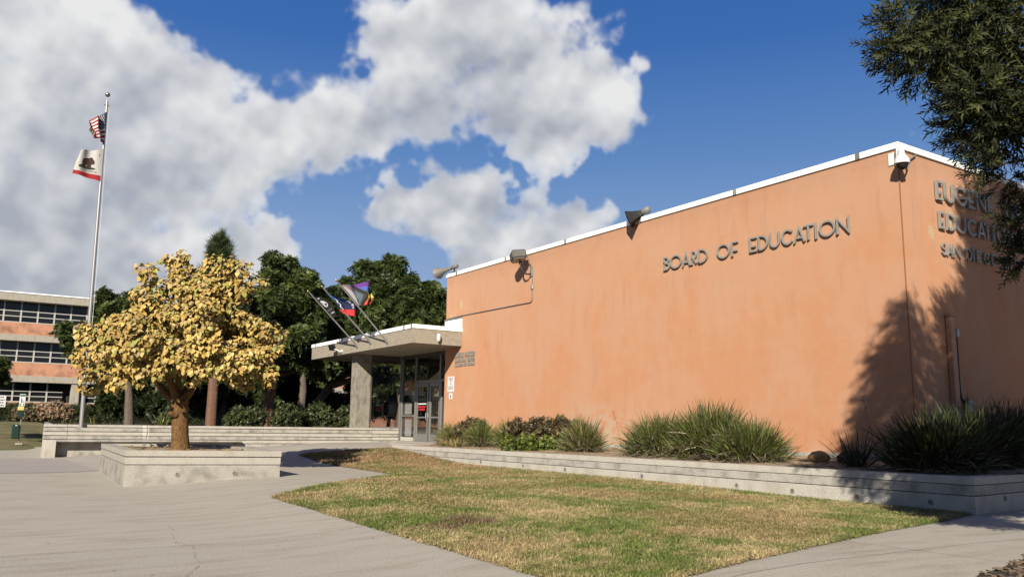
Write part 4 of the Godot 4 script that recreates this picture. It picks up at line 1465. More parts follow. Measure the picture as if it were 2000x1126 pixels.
	# stones in the bed
	for s in [[12.80, 0.70, -9.58, 0.16, "stone_tan", "smooth tan stone lying in the planter bed beside a darker stone"], [12.90, 0.70, -9.10, 0.15, "stone_brown", "dark brown stone in the planter bed just right of a tan one"], [14.0, 0.72, -9.72, 0.14, "stone_brown", "low dark stone against the footing of the orange wall"]]:
		tag(put("stone", boulder(Vector3(s[0], s[1], s[2]), s[3]), M[s[4]], self), s[5], "stone")


func boulder(at: Vector3, r: float) -> MB:
	var b := MB.new()
	b.smooth(true)
	var n := 12
	var pt := func(i: int, j: int) -> Vector3:
		var th := PI * i / 8.0
		var ph := TAU * (j % n) / n
		var d := Vector3(sin(th) * cos(ph), cos(th), sin(th) * sin(ph))
		return at + d * Vector3(1.25, 0.75, 1.05) * r * (1.0 + 0.22 * fine_noise.get_noise_3dv(d * 0.6 + at * 3.0))
	for i in 8:
		for j in n:
			b.quad_out(pt.call(i, j), pt.call(i, j + 1), pt.call(i + 1, j + 1), pt.call(i + 1, j), at)
	return b


func printed_lines(t: Node3D, rows: Array, mid: float, x: float) -> void:
	for r in rows:
		var b := MB.new()
		var z: float = mid - r[2] / 2.0
		while z < mid + r[2] / 2.0:
			var w := rnd(0.012, 0.04)
			b.span(Vector3(x, r[0] - r[1] / 2, z), Vector3(x + 0.001, r[0] + r[1] / 2, minf(z + w, mid + r[2] / 2.0)))
			z += w + 0.011
		put("print_line", b, M.grey_metal, t)


# ------------------------------------------------------------------ flags

const TINY := {"C": "111100100100111", "A": "010101111101101", "L": "100100100100111", "I": "111010010010111", "F": "111100110100100", "O": "111101101101111", "R": "110101110101101", "N": "110101101101101", "P": "110101110100100", "U": "101101101101111", "B": "110101110101110", "E": "111100110100111", " ": "000000000000000"}


func flag_texture(im: Image) -> StandardMaterial3D:
	var m := StandardMaterial3D.new()
	m.albedo_texture = ImageTexture.create_from_image(im)
	m.albedo_color = lin(0.6, 0.6, 0.6)
	m.roughness = 0.85
	m.backlight_enabled = true
	m.backlight = Color(0.25, 0.25, 0.25)
	return m


func disc(im: Image, cx: float, cy: float, rx: float, ry: float, c: Color) -> void:      # in shares of the picture
	var w := im.get_width()
	var h := im.get_height()
	for y in range(maxi(0, int((cy - ry) * h)), mini(h, int((cy + ry) * h) + 1)):
		for x in range(maxi(0, int((cx - rx) * w)), mini(w, int((cx + rx) * w) + 1)):
			if pow((x + 0.5) / w - cx, 2) / (rx * rx) + pow((y + 0.5) / h - cy, 2) / (ry * ry) <= 1.0:
				im.set_pixel(x, y, c)


func tiny_text(im: Image, text: String, x: int, y: int, s: int, c: Color) -> void:
	for ch in text:
		var bits: String = TINY[ch]
		for k in 15:
			if bits[k] == "1":
				im.fill_rect(Rect2i(x + (k % 3) * s, y + (k / 3) * s, s, s), c)
		x += 4 * s


func us_flag() -> Image:
	var im := Image.create(380, 200, false, Image.FORMAT_RGB8)
	for k in 13:
		im.fill_rect(Rect2i(0, int(k * 200.0 / 13), 380, 16), Color(0.62, 0.07, 0.12) if k % 2 == 0 else Color(0.88, 0.87, 0.85))
	im.fill_rect(Rect2i(0, 0, 152, 108), Color(0.09, 0.09, 0.24))
	for r in 9:
		for q in (6 if r % 2 == 0 else 5):
			disc(im, (13.0 + q * 25.0 + (0.0 if r % 2 == 0 else 12.5)) / 380.0, (10.5 + r * 11.0) / 200.0, 4.2 / 380.0, 4.2 / 200.0, Color(0.9, 0.9, 0.9))
	return im


func bear_flag() -> Image:
	var im := Image.create(360, 240, false, Image.FORMAT_RGB8)
	im.fill(Color(0.76, 0.76, 0.74))
	im.fill_rect(Rect2i(0, 200, 360, 40), Color(0.62, 0.06, 0.10))
	var red := Color(0.6, 0.05, 0.1)
	for k in 5:
		var w := TAU * k / 5.0 - PI / 2
		for s in 8:
			disc(im, 0.15 + 0.036 * s / 8.0 * cos(w), 0.2 + 0.054 * s / 8.0 * sin(w), 0.013 * (1.0 - s / 9.0), 0.02 * (1.0 - s / 9.0), red)
	var green := Color(0.10, 0.26, 0.17)
	disc(im, 0.55, 0.655, 0.32, 0.05, green)
	disc(im, 0.72, 0.62, 0.16, 0.06, green)
	var fur := Color(0.23, 0.12, 0.08)
	for e in [[0.56, 0.42, 0.17, 0.13], [0.46, 0.38, 0.10, 0.12], [0.66, 0.43, 0.12, 0.13], [0.37, 0.43, 0.07, 0.085], [0.325, 0.465, 0.04, 0.045], [0.39, 0.35, 0.022, 0.035],
			[0.44, 0.56, 0.045, 0.13], [0.52, 0.58, 0.035, 0.10], [0.64, 0.57, 0.04, 0.12], [0.72, 0.57, 0.045, 0.13], [0.42, 0.645, 0.05, 0.025], [0.71, 0.645, 0.055, 0.025], [0.51, 0.645, 0.04, 0.02], [0.63, 0.645, 0.045, 0.02]]:
		disc(im, e[0], e[1], e[2], e[3], fur)
	tiny_text(im, "CALIFORNIA REPUBLIC", 62, 174, 3, Color(0.22, 0.15, 0.12))
	return im


func pride_flag() -> Image:
	var im := Image.create(240, 160, false, Image.FORMAT_RGB8)
	var bands := [Color(0.36, 0.13, 0.50), Color(0.26, 0.34, 0.66), Color(0.10, 0.36, 0.22), Color(0.82, 0.74, 0.24), Color(0.62, 0.36, 0.10), Color(0.84, 0.30, 0.28)]
	for y in 160:
		for x in 240:
			var c: Color = bands[int(y * 6 / 160.0)]
			var d := (x / 240.0 + absf(y / 160.0 - 0.5) * 0.5) * 0.68
			if d < 0.17:
				c = Color(0.66, 0.68, 0.70)
			elif d < 0.26:
				c = Color(0.52, 0.38, 0.41)
			elif d < 0.35:
				c = Color(0.28, 0.40, 0.45)
			elif d < 0.39:
				c = Color(0.24, 0.15, 0.11)
			elif d < 0.45:
				c = Color(0.03, 0.03, 0.035)
			im.set_pixel(x, y, c)
	return im


func zigzag_flag() -> Image:
	var im := Image.create(200, 160, false, Image.FORMAT_RGB8)
	for y in 160:
		for x in 200:
			var v := y / 160.0
			var u := x / 200.0
			var c := Color(0.12, 0.36, 0.66).lerp(Color(0.06, 0.12, 0.30), smoothstep(0.2, 0.5, v))
			if v > 0.80:
				c = Color(0.80, 0.18, 0.20)
			var zig := 0.12 + 0.10 * absf(fposmod(v * 5.0, 1.0) * 2.0 - 1.0)
			if absf(u - zig) < 0.035 and v > 0.32 and v < 0.82:
				c = Color(0.9, 0.9, 0.9)
			im.set_pixel(x, y, c)
	for k in 6:
		im.fill_rect(Rect2i(150 + (k % 2) * 6, 62 + k * 11, 26 - (k % 3) * 6, 6), Color(0.85, 0.86, 0.88))
	return im


func black_flag() -> Image:
	var im := Image.create(200, 160, false, Image.FORMAT_RGB8)
	im.fill(Color(0.02, 0.022, 0.026))
	var white := Color(0.82, 0.83, 0.84)
	im.fill_rect(Rect2i(60, 8, 90, 9), white)
	disc(im, 0.52, 0.36, 0.30, 0.17, white)
	disc(im, 0.42, 0.33, 0.07, 0.09, Color(0.02, 0.02, 0.03))
	disc(im, 0.66, 0.41, 0.08, 0.06, Color(0.03, 0.03, 0.04))
	disc(im, 0.53, 0.46, 0.05, 0.05, Color(0.02, 0.02, 0.03))
	for k in 7:
		im.fill_rect(Rect2i(30 + k * 20, 100 + (k % 2) * 6, 12, 9), Color(0.45, 0.46, 0.48))
	for k in 9:
		im.fill_rect(Rect2i(30 + k * 16, 126, 11, 8), white if k > 3 else Color(0.35, 0.35, 0.36))
	return im


func along(list: Array, t: float) -> Vector3:
	var f := clampf(t, 0.0, 1.0) * (list.size() - 1)
	var i := mini(int(f), list.size() - 2)
	return (list[i] as Vector3).lerp(list[i + 1], f - i)


func cloth(hoist: Array, fly: Array, wave: Vector3, amp: float, folds: float, skew: float) -> ArrayMesh:
	var st := SurfaceTool.new()
	st.begin(Mesh.PRIMITIVE_TRIANGLES)
	var nu := 28
	var nv := 18
	var p := func(i: int, j: int) -> Vector3:
		var u := float(i) / nu
		var v := float(j) / nv
		var q := along(hoist, v).lerp(along(fly, v), u)
		var s := sin(u * folds * TAU + v * skew)
		return q + wave * (amp * s * pow(u, 0.7)) + Vector3(0, -0.035 * sin(u * PI) * (1 - v) - 0.02 * sin(u * folds * 5.0 + v * 3.0) * u, 0)
	for i in nu:
		for j in nv:
			for k in [[i, j], [i + 1, j], [i + 1, j + 1], [i, j], [i + 1, j + 1], [i, j + 1]]:
				st.set_uv(Vector2(float(k[0]) / nu, float(k[1]) / nv))
				st.set_smooth_group(0)
				st.add_vertex(p.call(k[0], k[1]))
	st.generate_normals()
	return st.commit()


func build_flags() -> void:
	var foot := Vector3(3.44, 0.955, -30.74)
	var lean := Vector3(-0.16, 11.30, 0.0)
	var t := thing("flagpole", "tall silver flagpole with a ball top on the bench wall ledge", "flagpole", foot)
	var b := MB.new()
	b.tube([foot, foot + lean * 0.45, foot + lean * 0.985], [0.066, 0.058, 0.036], 14)
	b.tube([foot, foot + Vector3(0, 0.03, 0)], [0.10], 14)
	put("pole", b, M.pole_metal, t)
	b = MB.new()
	var ball := SphereMesh.new()
	ball.radius = 0.082
	ball.height = 0.164
	b.tube([foot + lean * 0.98, foot + lean * 0.995], [0.016], 8)
	put("spindle", b, M.pole_metal, t)
	var o := put("ball", ball, M.ball_metal, t)
	o.position = lean * 1.0 + Vector3(0, 0.06, 0)
	b = MB.new()
	b.box(foot + lean * 0.972, Vector3(0.16, 0.03, 0.05), 0.008)
	b.tube([foot + lean * 0.972 + Vector3(0.06, -0.03, 0), foot + lean * 0.96 + Vector3(0.07, -0.08, 0)], [0.02], 8)
	put("truck", b, M.grey_metal, t)
	b = MB.new()
	b.tube([foot + lean * 0.965 + Vector3(0.085, 0, 0.02), foot + lean * 0.5 + Vector3(0.095, 0, 0.03), foot + lean * 0.13 + Vector3(0.075, 0, 0.03)], [0.006], 5)
	put("halyard", b, M.white_plastic, t)
	b = MB.new()
	b.span(foot + lean * 0.12 + Vector3(0.04, -0.05, -0.02), foot + lean * 0.12 + Vector3(0.085, 0.05, 0.06), 0.006)
	put("cleat", b, M.grey_metal, t)
	var z := -30.70
	o = put("flag", cloth([Vector3(3.31, 11.70, z), Vector3(3.305, 10.56, z)], [Vector3(2.80, 11.25, z + 0.25), Vector3(2.78, 10.86, z + 0.3), Vector3(2.93, 10.72, z + 0.25)], Vector3(0.35, 0.15, 1.0), 0.17, 1.9, 2.4), flag_texture(us_flag()), self)
	tag(o, "rippling stars and stripes flag, upper of the two on the flagpole", "flag", "")
	o = put("flag", cloth([Vector3(3.315, 10.36, z), Vector3(3.31, 9.78, z), Vector3(3.32, 9.20, z)], [Vector3(2.62, 10.16, z + 0.1), Vector3(2.50, 9.72, z + 0.1), Vector3(2.44, 9.33, z + 0.05)], Vector3(0.1, 0.1, 1.0), 0.075, 1.35, 1.4), flag_texture(bear_flag()), self)
	tag(o, "white bear flag with a red bottom band, lower of the two on the flagpole", "flag", "")
	# three slanting poles on the canopy
	var set_ := [[Vector3(12.41, 4.03, -26.88), Vector3(10.46, 5.98, -26.88), "right"], [Vector3(12.41, 4.13, -28.33), Vector3(10.50, 5.96, -28.33), "middle"], [Vector3(12.41, 4.08, -29.55), Vector3(10.43, 5.94, -29.55), "left"]]
	for s in set_:
		var words: String = {"right": "slanting pole nearest the canopy corner, carrying the rainbow striped flag", "middle": "slanting canopy pole between two others, carrying the blue and red flag", "left": "slanting canopy pole farthest left, carrying the black flag"}[s[2]]
		t = thing("canopy_flagpole", words, "flagpole", s[0], "slanting flagpoles on the canopy edge")
		var d: Vector3 = (s[1] - s[0]).normalized()
		b = MB.new()
		b.tube([s[0] + d * 0.02, s[1]], [0.030, 0.022], 10)
		put("pole", b, M.pole_metal, t)
		b = MB.new()
		b.tube([s[0] - Vector3(0.0, 0.0, 0), s[0] - Vector3(0.03, 0, 0)], [0.075], 14)
		b.tube([s[0] - Vector3(0.02, 0, 0), s[0] + d * 0.16], [0.042], 12)
		put("socket", b, M.pole_metal, t)
		b = MB.new()
		b.lathe([Vector2(0, 0.12), Vector2(0.025, 0.10), Vector2(0.04, 0.06), Vector2(0.025, 0.02), Vector2(0.03, 0.0), Vector2(0.02, -0.02)], Transform3D(Basis(Quaternion(Vector3.UP, d)), s[1]), 12)
		put("finial", b, M.brass, t)
	z = -26.86
	o = put("flag", cloth([Vector3(10.61, 5.88, z), Vector3(11.27, 5.22, z)], [Vector3(11.80, 6.17, z - 0.1), Vector3(11.75, 5.85, z), Vector3(11.80, 5.55, z + 0.15), Vector3(11.60, 5.28, z + 0.1)], Vector3(0.25, 0.1, 1.0), 0.2, 1.7, 2.2), flag_texture(pride_flag()), self)
	tag(o, "rainbow striped flag with a chevron, flying from the canopy's right pole", "flag", "flags on the slanting canopy poles")
	z = -28.31
	o = put("flag", cloth([Vector3(10.61, 5.85, z), Vector3(10.95, 5.50, z), Vector3(11.28, 5.10, z)], [Vector3(10.98, 5.63, z), Vector3(11.45, 5.57, z + 0.1), Vector3(11.68, 5.46, z + 0.1), Vector3(11.74, 5.02, z + 0.05)], Vector3(0.2, 0.1, 1.0), 0.09, 1.2, 2.0), flag_texture(zigzag_flag()), self)
	tag(o, "blue flag with white zigzag and red end, on the middle canopy pole", "flag", "flags on the slanting canopy poles")
	z = -29.53
	o = put("flag", cloth([Vector3(10.56, 5.83, z), Vector3(11.0, 5.42, z), Vector3(11.40, 5.04, z)], [Vector3(10.84, 5.82, z), Vector3(11.22, 5.58, z + 0.08), Vector3(11.50, 5.16, z + 0.05)], Vector3(0.2, 0.1, 1.0), 0.06, 1.0, 3.0), flag_texture(black_flag()), self)
	tag(o, "black flag with white emblem, drooping from the left canopy pole", "flag", "flags on the slanting canopy poles")


# ------------------------------------------------------------------ signs at the far left

func build_left_signs() -> void:
	var at := Vector3(2.42, 0.13, -43.0)
	var t := thing("pet_waste_station", "dark green pet waste station with sign, yellow bag box and bin on a post", "waste station", at)
	var b := MB.new()
	b.box(at + Vector3(0, 1.08, -0.05), Vector3(0.05, 2.2, 0.05), 0.006)
	put("post", b, M.grey_metal, t)
	b = MB.new()
	b.span(at + Vector3(-0.12, -0.03, -0.14), at + Vector3(0.14, 0.04, 0.1), 0.01)
	put("footing", b, M.wall_concrete, t)
	b = MB.new()
	b.span(at + Vector3(-0.31, 0.24, -0.14), at + Vector3(-0.02, 0.85, 0.13), 0.03)
	var bin_ := put("bin", b, M.bin_green, t)
	b = MB.new()
	b.span(at + Vector3(-0.20, 0.79, 0.131), at + Vector3(-0.13, 0.83, 0.135))
	put("label", b, M.sign_white, bin_)
	b = MB.new()
	b.span(at + Vector3(-0.15, 1.16, -0.02), at + Vector3(0.06, 1.45, 0.12), 0.02)
	put("bag_box", b, M.bin_green, t)
	b = MB.new()
	b.box(at + Vector3(-0.05, 1.54, 0.06), Vector3(0.24, 0.20, 0.10), 0.02, Basis(Vector3(1, 0, 0), -0.5))
	put("yellow_lid", b, M.sign_yellow, t)
	b = MB.new()
	b.span(at + Vector3(-0.14, 1.66, -0.02), at + Vector3(0.09, 2.18, -0.008), 0.003)
	var s := put("sign", b, M.sign_white, t)
	b = MB.new()
	b.span(at + Vector3(-0.13, 2.07, -0.008), at + Vector3(0.08, 2.16, -0.005))
	b.span(at + Vector3(-0.12, 1.69, -0.008), at + Vector3(-0.06, 1.76, -0.005))
	b.span(at + Vector3(0.01, 1.69, -0.008), at + Vector3(0.07, 1.76, -0.005))
	put("green_panel", b, plain("sign_green", lin(0.06, 0.22, 0.16), 0.6), s)
	b = MB.new()
	b.tube([at + Vector3(-0.06, 1.99, -0.008), at + Vector3(-0.06, 1.99, -0.004)], [0.018], 10)
	b.tube([at + Vector3(-0.07, 1.96, -0.004), at + Vector3(-0.055, 1.86, -0.004), at + Vector3(-0.07, 1.80, -0.004)], [0.014], 6)
	b.tube([at + Vector3(-0.06, 1.93, -0.004), at + Vector3(0.0, 1.87, -0.004)], [0.006], 5)
	b.span(at + Vector3(0.0, 1.82, -0.008), at + Vector3(0.05, 1.855, -0.004))
	put("figure", b, M.black, s)
	at = Vector3(1.58, 0.22, -46.0)
	t = thing("lawn_sign", "white square sign with dark lettering at the left edge of the lawn", "sign", at)
	b = MB.new()
	b.span(at + Vector3(-0.28, 1.54, 0.0), at + Vector3(0.31, 2.07, 0.015), 0.004)
	put("panel", b, M.sign_white, t)
	b = MB.new()
	b.box(at + Vector3(0.0, 1.0, -0.03), Vector3(0.05, 2.1, 0.05), 0.005)
	put("post", b, M.grey_metal, t)
	for k in 4:
		b = MB.new()
		var x := -0.22
		while x < 0.22:
			var w := rnd(0.04, 0.08)
			b.span(at + Vector3(x, 1.97 - k * 0.125, 0.015), at + Vector3(minf(x + w, 0.25), 2.02 - k * 0.125, 0.018))
			x += w + 0.02
		put("print_line", b, M.far_pane, t)


# ------------------------------------------------------------------ trees

func crown_places(lobes: Array, n: int, shell: float, lift: float) -> Array:      # lobes of [centre, radius]; returns [place on the lobe, outward direction]
	var total := 0.0
	for l in lobes:
		total += pow(l[1], 2.2)
	var out := []
	for l in lobes:
		var k := int(n * pow(l[1], 2.2) / total)
		for i in k:
			var d := rnd_dir()
			d = (d + Vector3(0, lift, 0)).normalized()
			var r: float = l[1] * lerpf(shell, 1.0, pow(rng.randf(), 0.6)) * (0.86 + 0.3 * fine_noise.get_noise_3dv(d * 1.1 + (l[0] as Vector3) * 2.0))
			out.append([l[0] + d * r, d])
	return out


func facing(at: Vector3, out: Vector3, loose: float, s: float) -> Transform3D:
	var y := (out + rnd_dir() * loose).normalized()
	var x := y.cross(rnd_dir()).normalized()
	return Transform3D(Basis(x, y, x.cross(y)) * Basis().scaled(Vector3.ONE * s), at)


func heart_leaf() -> ArrayMesh:      # lies in x-y with its stalk at the origin, folded along the middle
	var b := MB.new()
	var half := [Vector3(0, 0.12, 0), Vector3(0.28, 0.02, 0.07), Vector3(0.50, 0.22, 0.13), Vector3(0.46, 0.52, 0.10), Vector3(0.22, 0.82, 0.03), Vector3(0, 1.06, -0.06)]
	for s in [-1.0, 1.0]:
		var mid := Vector3(0, 0.5, 0.0)
		for i in half.size() - 1:
			var p: Vector3 = half[i] * Vector3(s, 1, 1)
			var q: Vector3 = half[i + 1] * Vector3(s, 1, 1)
			if s > 0:
				b.tri(mid, p, q)
			else:
				b.tri(mid, q, p)
	return b.mesh()


func build_yellow_tree() -> void:
	var foot := Vector3(3.95, 0.55, -18.5)
	var t := thing("yellow_tree", "broad yellow-leaved tree with a thick trunk in the square concrete planter", "tree", foot)
	var b := MB.new()
	b.smooth(true)
	b.tube([foot + Vector3(0, -0.1, 0), foot + Vector3(0.0, 0.1, 0), foot + Vector3(-0.02, 0.35, 0), foot + Vector3(-0.05, 0.7, 0), foot + Vector3(-0.09, 0.95, 0), foot + Vector3(-0.10, 1.12, 0)], [0.235, 0.19, 0.168, 0.165, 0.185, 0.16], 18)
	put("trunk", b, M.yellow_bark, t)
	var c := foot + Vector3(-0.09, 0.98, 0)
	var limbs := [
		[c, c + ACROSS * -0.30 + Vector3(0, 0.22, 0), c + ACROSS * -0.62 + Vector3(0, 0.62, 0), c + ACROSS * -1.2 + AWAY * 0.2 + Vector3(0, 1.2, 0)],
		[c, c + ACROSS * -0.12 + AWAY * -0.15 + Vector3(0, 0.4, 0), c + ACROSS * -0.25 + AWAY * -0.6 + Vector3(0, 1.0, 0), c + ACROSS * -0.5 + AWAY * -0.9 + Vector3(0, 1.7, 0)],
		[c, c + ACROSS * 0.22 + Vector3(0, 0.25, 0), c + ACROSS * 0.35 + AWAY * 0.1 + Vector3(0, 0.75, 0), c + ACROSS * 0.8 + Vector3(0, 1.6, 0)],
		[c, c + ACROSS * 0.1 + AWAY * 0.2 + Vector3(0, 0.4, 0), c + ACROSS * -0.1 + AWAY * 0.7 + Vector3(0, 1.2, 0), c + ACROSS * 0.1 + AWAY * 1.0 + Vector3(0, 2.0, 0)],
		[c + ACROSS * 0.3 + Vector3(0, 0.6, 0), c + ACROSS * 0.7 + AWAY * -0.3 + Vector3(0, 0.95, 0), c + ACROSS * 1.4 + AWAY * -0.4 + Vector3(0, 1.3, 0)],
		[c + ACROSS * -0.5 + Vector3(0, 0.5, 0), c + ACROSS * -0.9 + AWAY * -0.4 + Vector3(0, 0.8, 0), c + ACROSS * -1.6 + AWAY * -0.5 + Vector3(0, 1.0, 0)],
		[c + ACROSS * -0.02 + Vector3(0, 0.3, 0), c + ACROSS * 0.0 + AWAY * -0.3 + Vector3(0, 0.9, 0), c + ACROSS * 0.05 + AWAY * -0.5 + Vector3(0, 2.2, 0)]]
	for l in limbs:
		b = MB.new()
		b.tube(l, [0.11, 0.075, 0.055, 0.025] if l.size() == 4 else [0.055, 0.04, 0.02], 9)
		put("branch", b, M.yellow_bark, t)
	b = MB.new()
	b.tube([c + Vector3(-0.06, -0.22, 0.12), c + ACROSS * -0.12 + AWAY * -0.24 + Vector3(0, -0.18, 0)], [0.07, 0.05], 10)
	b.tube([c + Vector3(0.05, 0.0, 0.1), c + ACROSS * 0.22 + AWAY * -0.12 + Vector3(0, 0.06, 0)], [0.08, 0.05], 10)
	put("pruned_stub", b, M.yellow_bark, t)
	# leaves
	var m := foot + Vector3(-0.03, 0, 0)
	var lobes := []
	for l in [[-1.45, 0.3, 2.45, 0.78], [-0.75, -0.3, 3.15, 0.72], [0.0, 0.1, 3.45, 0.72], [0.85, 0.1, 3.35, 0.70], [0.5, -0.6, 2.7, 0.85], [1.45, 0.1, 2.4, 0.72], [-0.6, -0.8, 2.35, 0.82], [-1.6, -0.3, 1.95, 0.55], [0.85, -0.7, 2.0, 0.68], [1.75, -0.4, 1.95, 0.5],
			[-0.2, 0.9, 2.9, 0.95], [0.9, 0.9, 2.6, 0.85], [-1.1, 1.0, 2.4, 0.85], [0.1, 1.5, 2.4, 0.8], [-0.1, 0.2, 2.7, 1.0], [-1.1, -0.75, 1.85, 0.52], [0.2, -1.1, 1.95, 0.55], [1.3, -0.9, 1.9, 0.45], [0.1, -0.95, 1.72, 0.36], [-0.55, -0.95, 1.66, 0.4], [0.75, -0.95, 1.66, 0.4], [1.5, -0.5, 1.62, 0.42], [-1.5, -0.6, 1.55, 0.4], [-0.3, 0.1, 4.05, 0.24], [0.72, 0.0, 4.0, 0.22], [-1.0, 0.0, 3.75, 0.22], [1.35, 0.0, 3.55, 0.22], [-0.35, 0.1, 3.85, 0.38], [0.75, 0.0, 3.85, 0.30]]:
		lobes.append([m + ACROSS * l[0] + AWAY * l[1] + Vector3(0, l[2], 0), l[3]])
	for k in 46:      # twigs between the lobes
		var l: Array = lobes[k % lobes.size()]
		var a: Vector3 = l[0] + rnd_dir() * l[1] * 0.3
		var e: Vector3 = l[0] + rnd_dir() * l[1] * 1.05
		b = MB.new()
		b.tube([a, a.lerp(e, 0.5) + rnd_dir() * 0.06, e], [0.016, 0.011, 0.005], 5)
		put("twig", b, M.grey_bark, t)
	var leaf := heart_leaf()
	var bits := []
	for l in lobes:
		bits.append([l[0], l[1] * 0.6])
		for k in 11:
			var d := rnd_dir()
			bits.append([l[0] + d * l[1] * rnd(0.5, 1.05), l[1] * rnd(0.18, 0.40)])
	var spots := crown_places(bits, 21000, 0.4, 0.05)
	spots.sort_custom(func(a, c2): return (a[0] as Vector3).distance_squared_to(EYE) < (c2[0] as Vector3).distance_squared_to(EYE))
	var tones := [Color(0.535, 0.365, 0.09), Color(0.585, 0.41, 0.115), Color(0.43, 0.275, 0.07), Color(0.53, 0.395, 0.15), Color(0.33, 0.33, 0.07)]
	var mats := []
	for q in tones:
		var mt := leafy("yellow_leaf", (q as Color).linear_to_srgb(), 0.45, 0.5)
		mats.append(mt)
	leafy("yellow_leaf", Color.WHITE, 0.45, 0.5)
	var places := []
	var tints := PackedColorArray()
	for i in spots.size():
		var d: Vector3 = spots[i][1]
		# leaves hang tip down and turn their faces outward
		var face_: Vector3 = (d * 0.8 + Vector3(-0.35, 0.45, 0.35) + rnd_dir() * 0.55).normalized()
		var down := (Vector3.DOWN * 0.8 + d * 0.5 + rnd_dir() * 0.55)
		down = (down - face_ * down.dot(face_)).normalized()
		var xf := Transform3D(Basis(down.cross(face_), down, face_) * Basis().scaled(Vector3.ONE * rnd(0.06, 0.118)), spots[i][0])
		if i < 300:
			var o := MeshInstance3D.new()
			o.name = "leaf"
			o.mesh = leaf
			o.material_override = mats[rng.randi() % 5 if rng.randf() < 0.5 else rng.randi() % 2]
			o.transform = Transform3D(xf.basis, xf.origin - foot)
			t.add_child(o, true)
			continue
		places.append(xf)
		var q: Color = tones[rng.randi() % 4] if rng.randf() < 0.84 else tones[4]
		tints.append(q * rnd(0.6, 1.1))
	copies("leaves", leaf, M.yellow_leaf, places, tints, t)
	# fallen leaves
	places = []
	tints = PackedColorArray()
	for i in 70:
		var p := Vector3(rnd(2.9, 5.3), 0.64, rnd(-20.8, -16.4))
		if i > 70:
			p = Vector3(rnd(1.0, 7.0), 0, rnd(-17.5, -11.0))
			p.y = ground_y(p.x, p.z) + 0.02
		places.append(Transform3D(Basis(Vector3.UP, rnd(0, TAU)) * Basis(Vector3.RIGHT, PI / 2 + rnd(-0.3, 0.3)) * Basis().scaled(Vector3.ONE * rnd(0.06, 0.12)), p))
		tints.append(Color(0.42, 0.28, 0.10) * rnd(0.4, 1.0))
	tag(copies("fallen_leaves", leaf, M.yellow_leaf, places, tints, self), "dry fallen leaves on the soil in the square planter", "leaves")


func feather_spray(n_fronds: int, pairs: int, width: float) -> ArrayMesh:      # fronds of paired leaflets that droop outward, about one unit long
	var b := MB.new()
	for f in n_fronds:
		var w := TAU * f / n_fronds + rnd(-0.3, 0.3)
		var dir := Vector3(cos(w), rnd(0.1, 0.8), sin(w)).normalized()
		var side := dir.cross(Vector3.UP).normalized()
		for k in pairs:
			var s := (k + 1.0) / pairs
			var base := dir * s * 0.8 + Vector3(0, -0.35 * s * s, 0)
			for sgn in [-1.0, 1.0]:
				var tip: Vector3 = base + side * sgn * width * sin(PI * (0.15 + 0.8 * s)) + dir * 0.12 + Vector3(0, rnd(-0.10, 0.04), 0)
				var v := dir * 0.075 + Vector3(0, 0.02, 0)
				b.tri(base, base.lerp(tip, 0.5) + v, tip)
				b.tri(base, tip, base.lerp(tip, 0.5) - v)
	return b.mesh()


func green_tree(called: String, label: String, foot: Vector3, trunk: Array, radii: Array, limbs: Array, lobes: Array, count: int, size: float, leaf: Mesh, dark: Color, light: Color, bark: Material) -> void:
	var t := thing(called, label, "tree", foot, "")
	var b := MB.new()
	b.tube(trunk, radii, 12)
	put("trunk", b, bark, t)
	for l in limbs:
		b = MB.new()
		b.tube(l, [radii[radii.size() - 1] * 0.8, radii[radii.size() - 1] * 0.55, 0.03], 8)
		put("branch", b, bark, t)
	var top: Vector3 = trunk[trunk.size() - 1]
	for l in lobes:
		b = MB.new()
		b.tube([top, top.lerp(l[0], 0.5) + Vector3(0, -0.2, 0) + rnd_dir() * 0.2, l[0]], [0.09, 0.06, 0.02], 6)
		put("branch", b, bark, t)
	var places := []
	var tints := PackedColorArray()
	var small := []
	for l in lobes:
		small.append([l[0], l[1] * 0.62])
		for k in 9:
			var d := (rnd_dir() + Vector3(0, 0.15, 0)).normalized()
			small.append([l[0] + d * l[1] * rnd(0.55, 0.95), l[1] * rnd(0.24, 0.46)])
	for p in crown_places(small, count * 2, 0.35, 0.12):
		places.append(facing(p[0], p[1] + Vector3(0, 0.5, 0), 0.8, size * rnd(0.45, 0.95)))
		tints.append(dark.lerp(light, clampf(rng.randf() * rng.randf() * 1.2 + 0.25 * fine_noise.get_noise_3dv((p[0] as Vector3) * 0.5), 0.0, 1.0)))
	copies("crown", leaf, M.tree_leaf, places, tints, t)


func spread(c: Vector3, list: Array) -> Array:      # lobes given as [across, away, up, radius] from c
	var out := []
	for l in list:
		out.append([c + ACROSS * l[0] + AWAY * l[1] + Vector3(0, l[2], 0), l[3]])
	return out


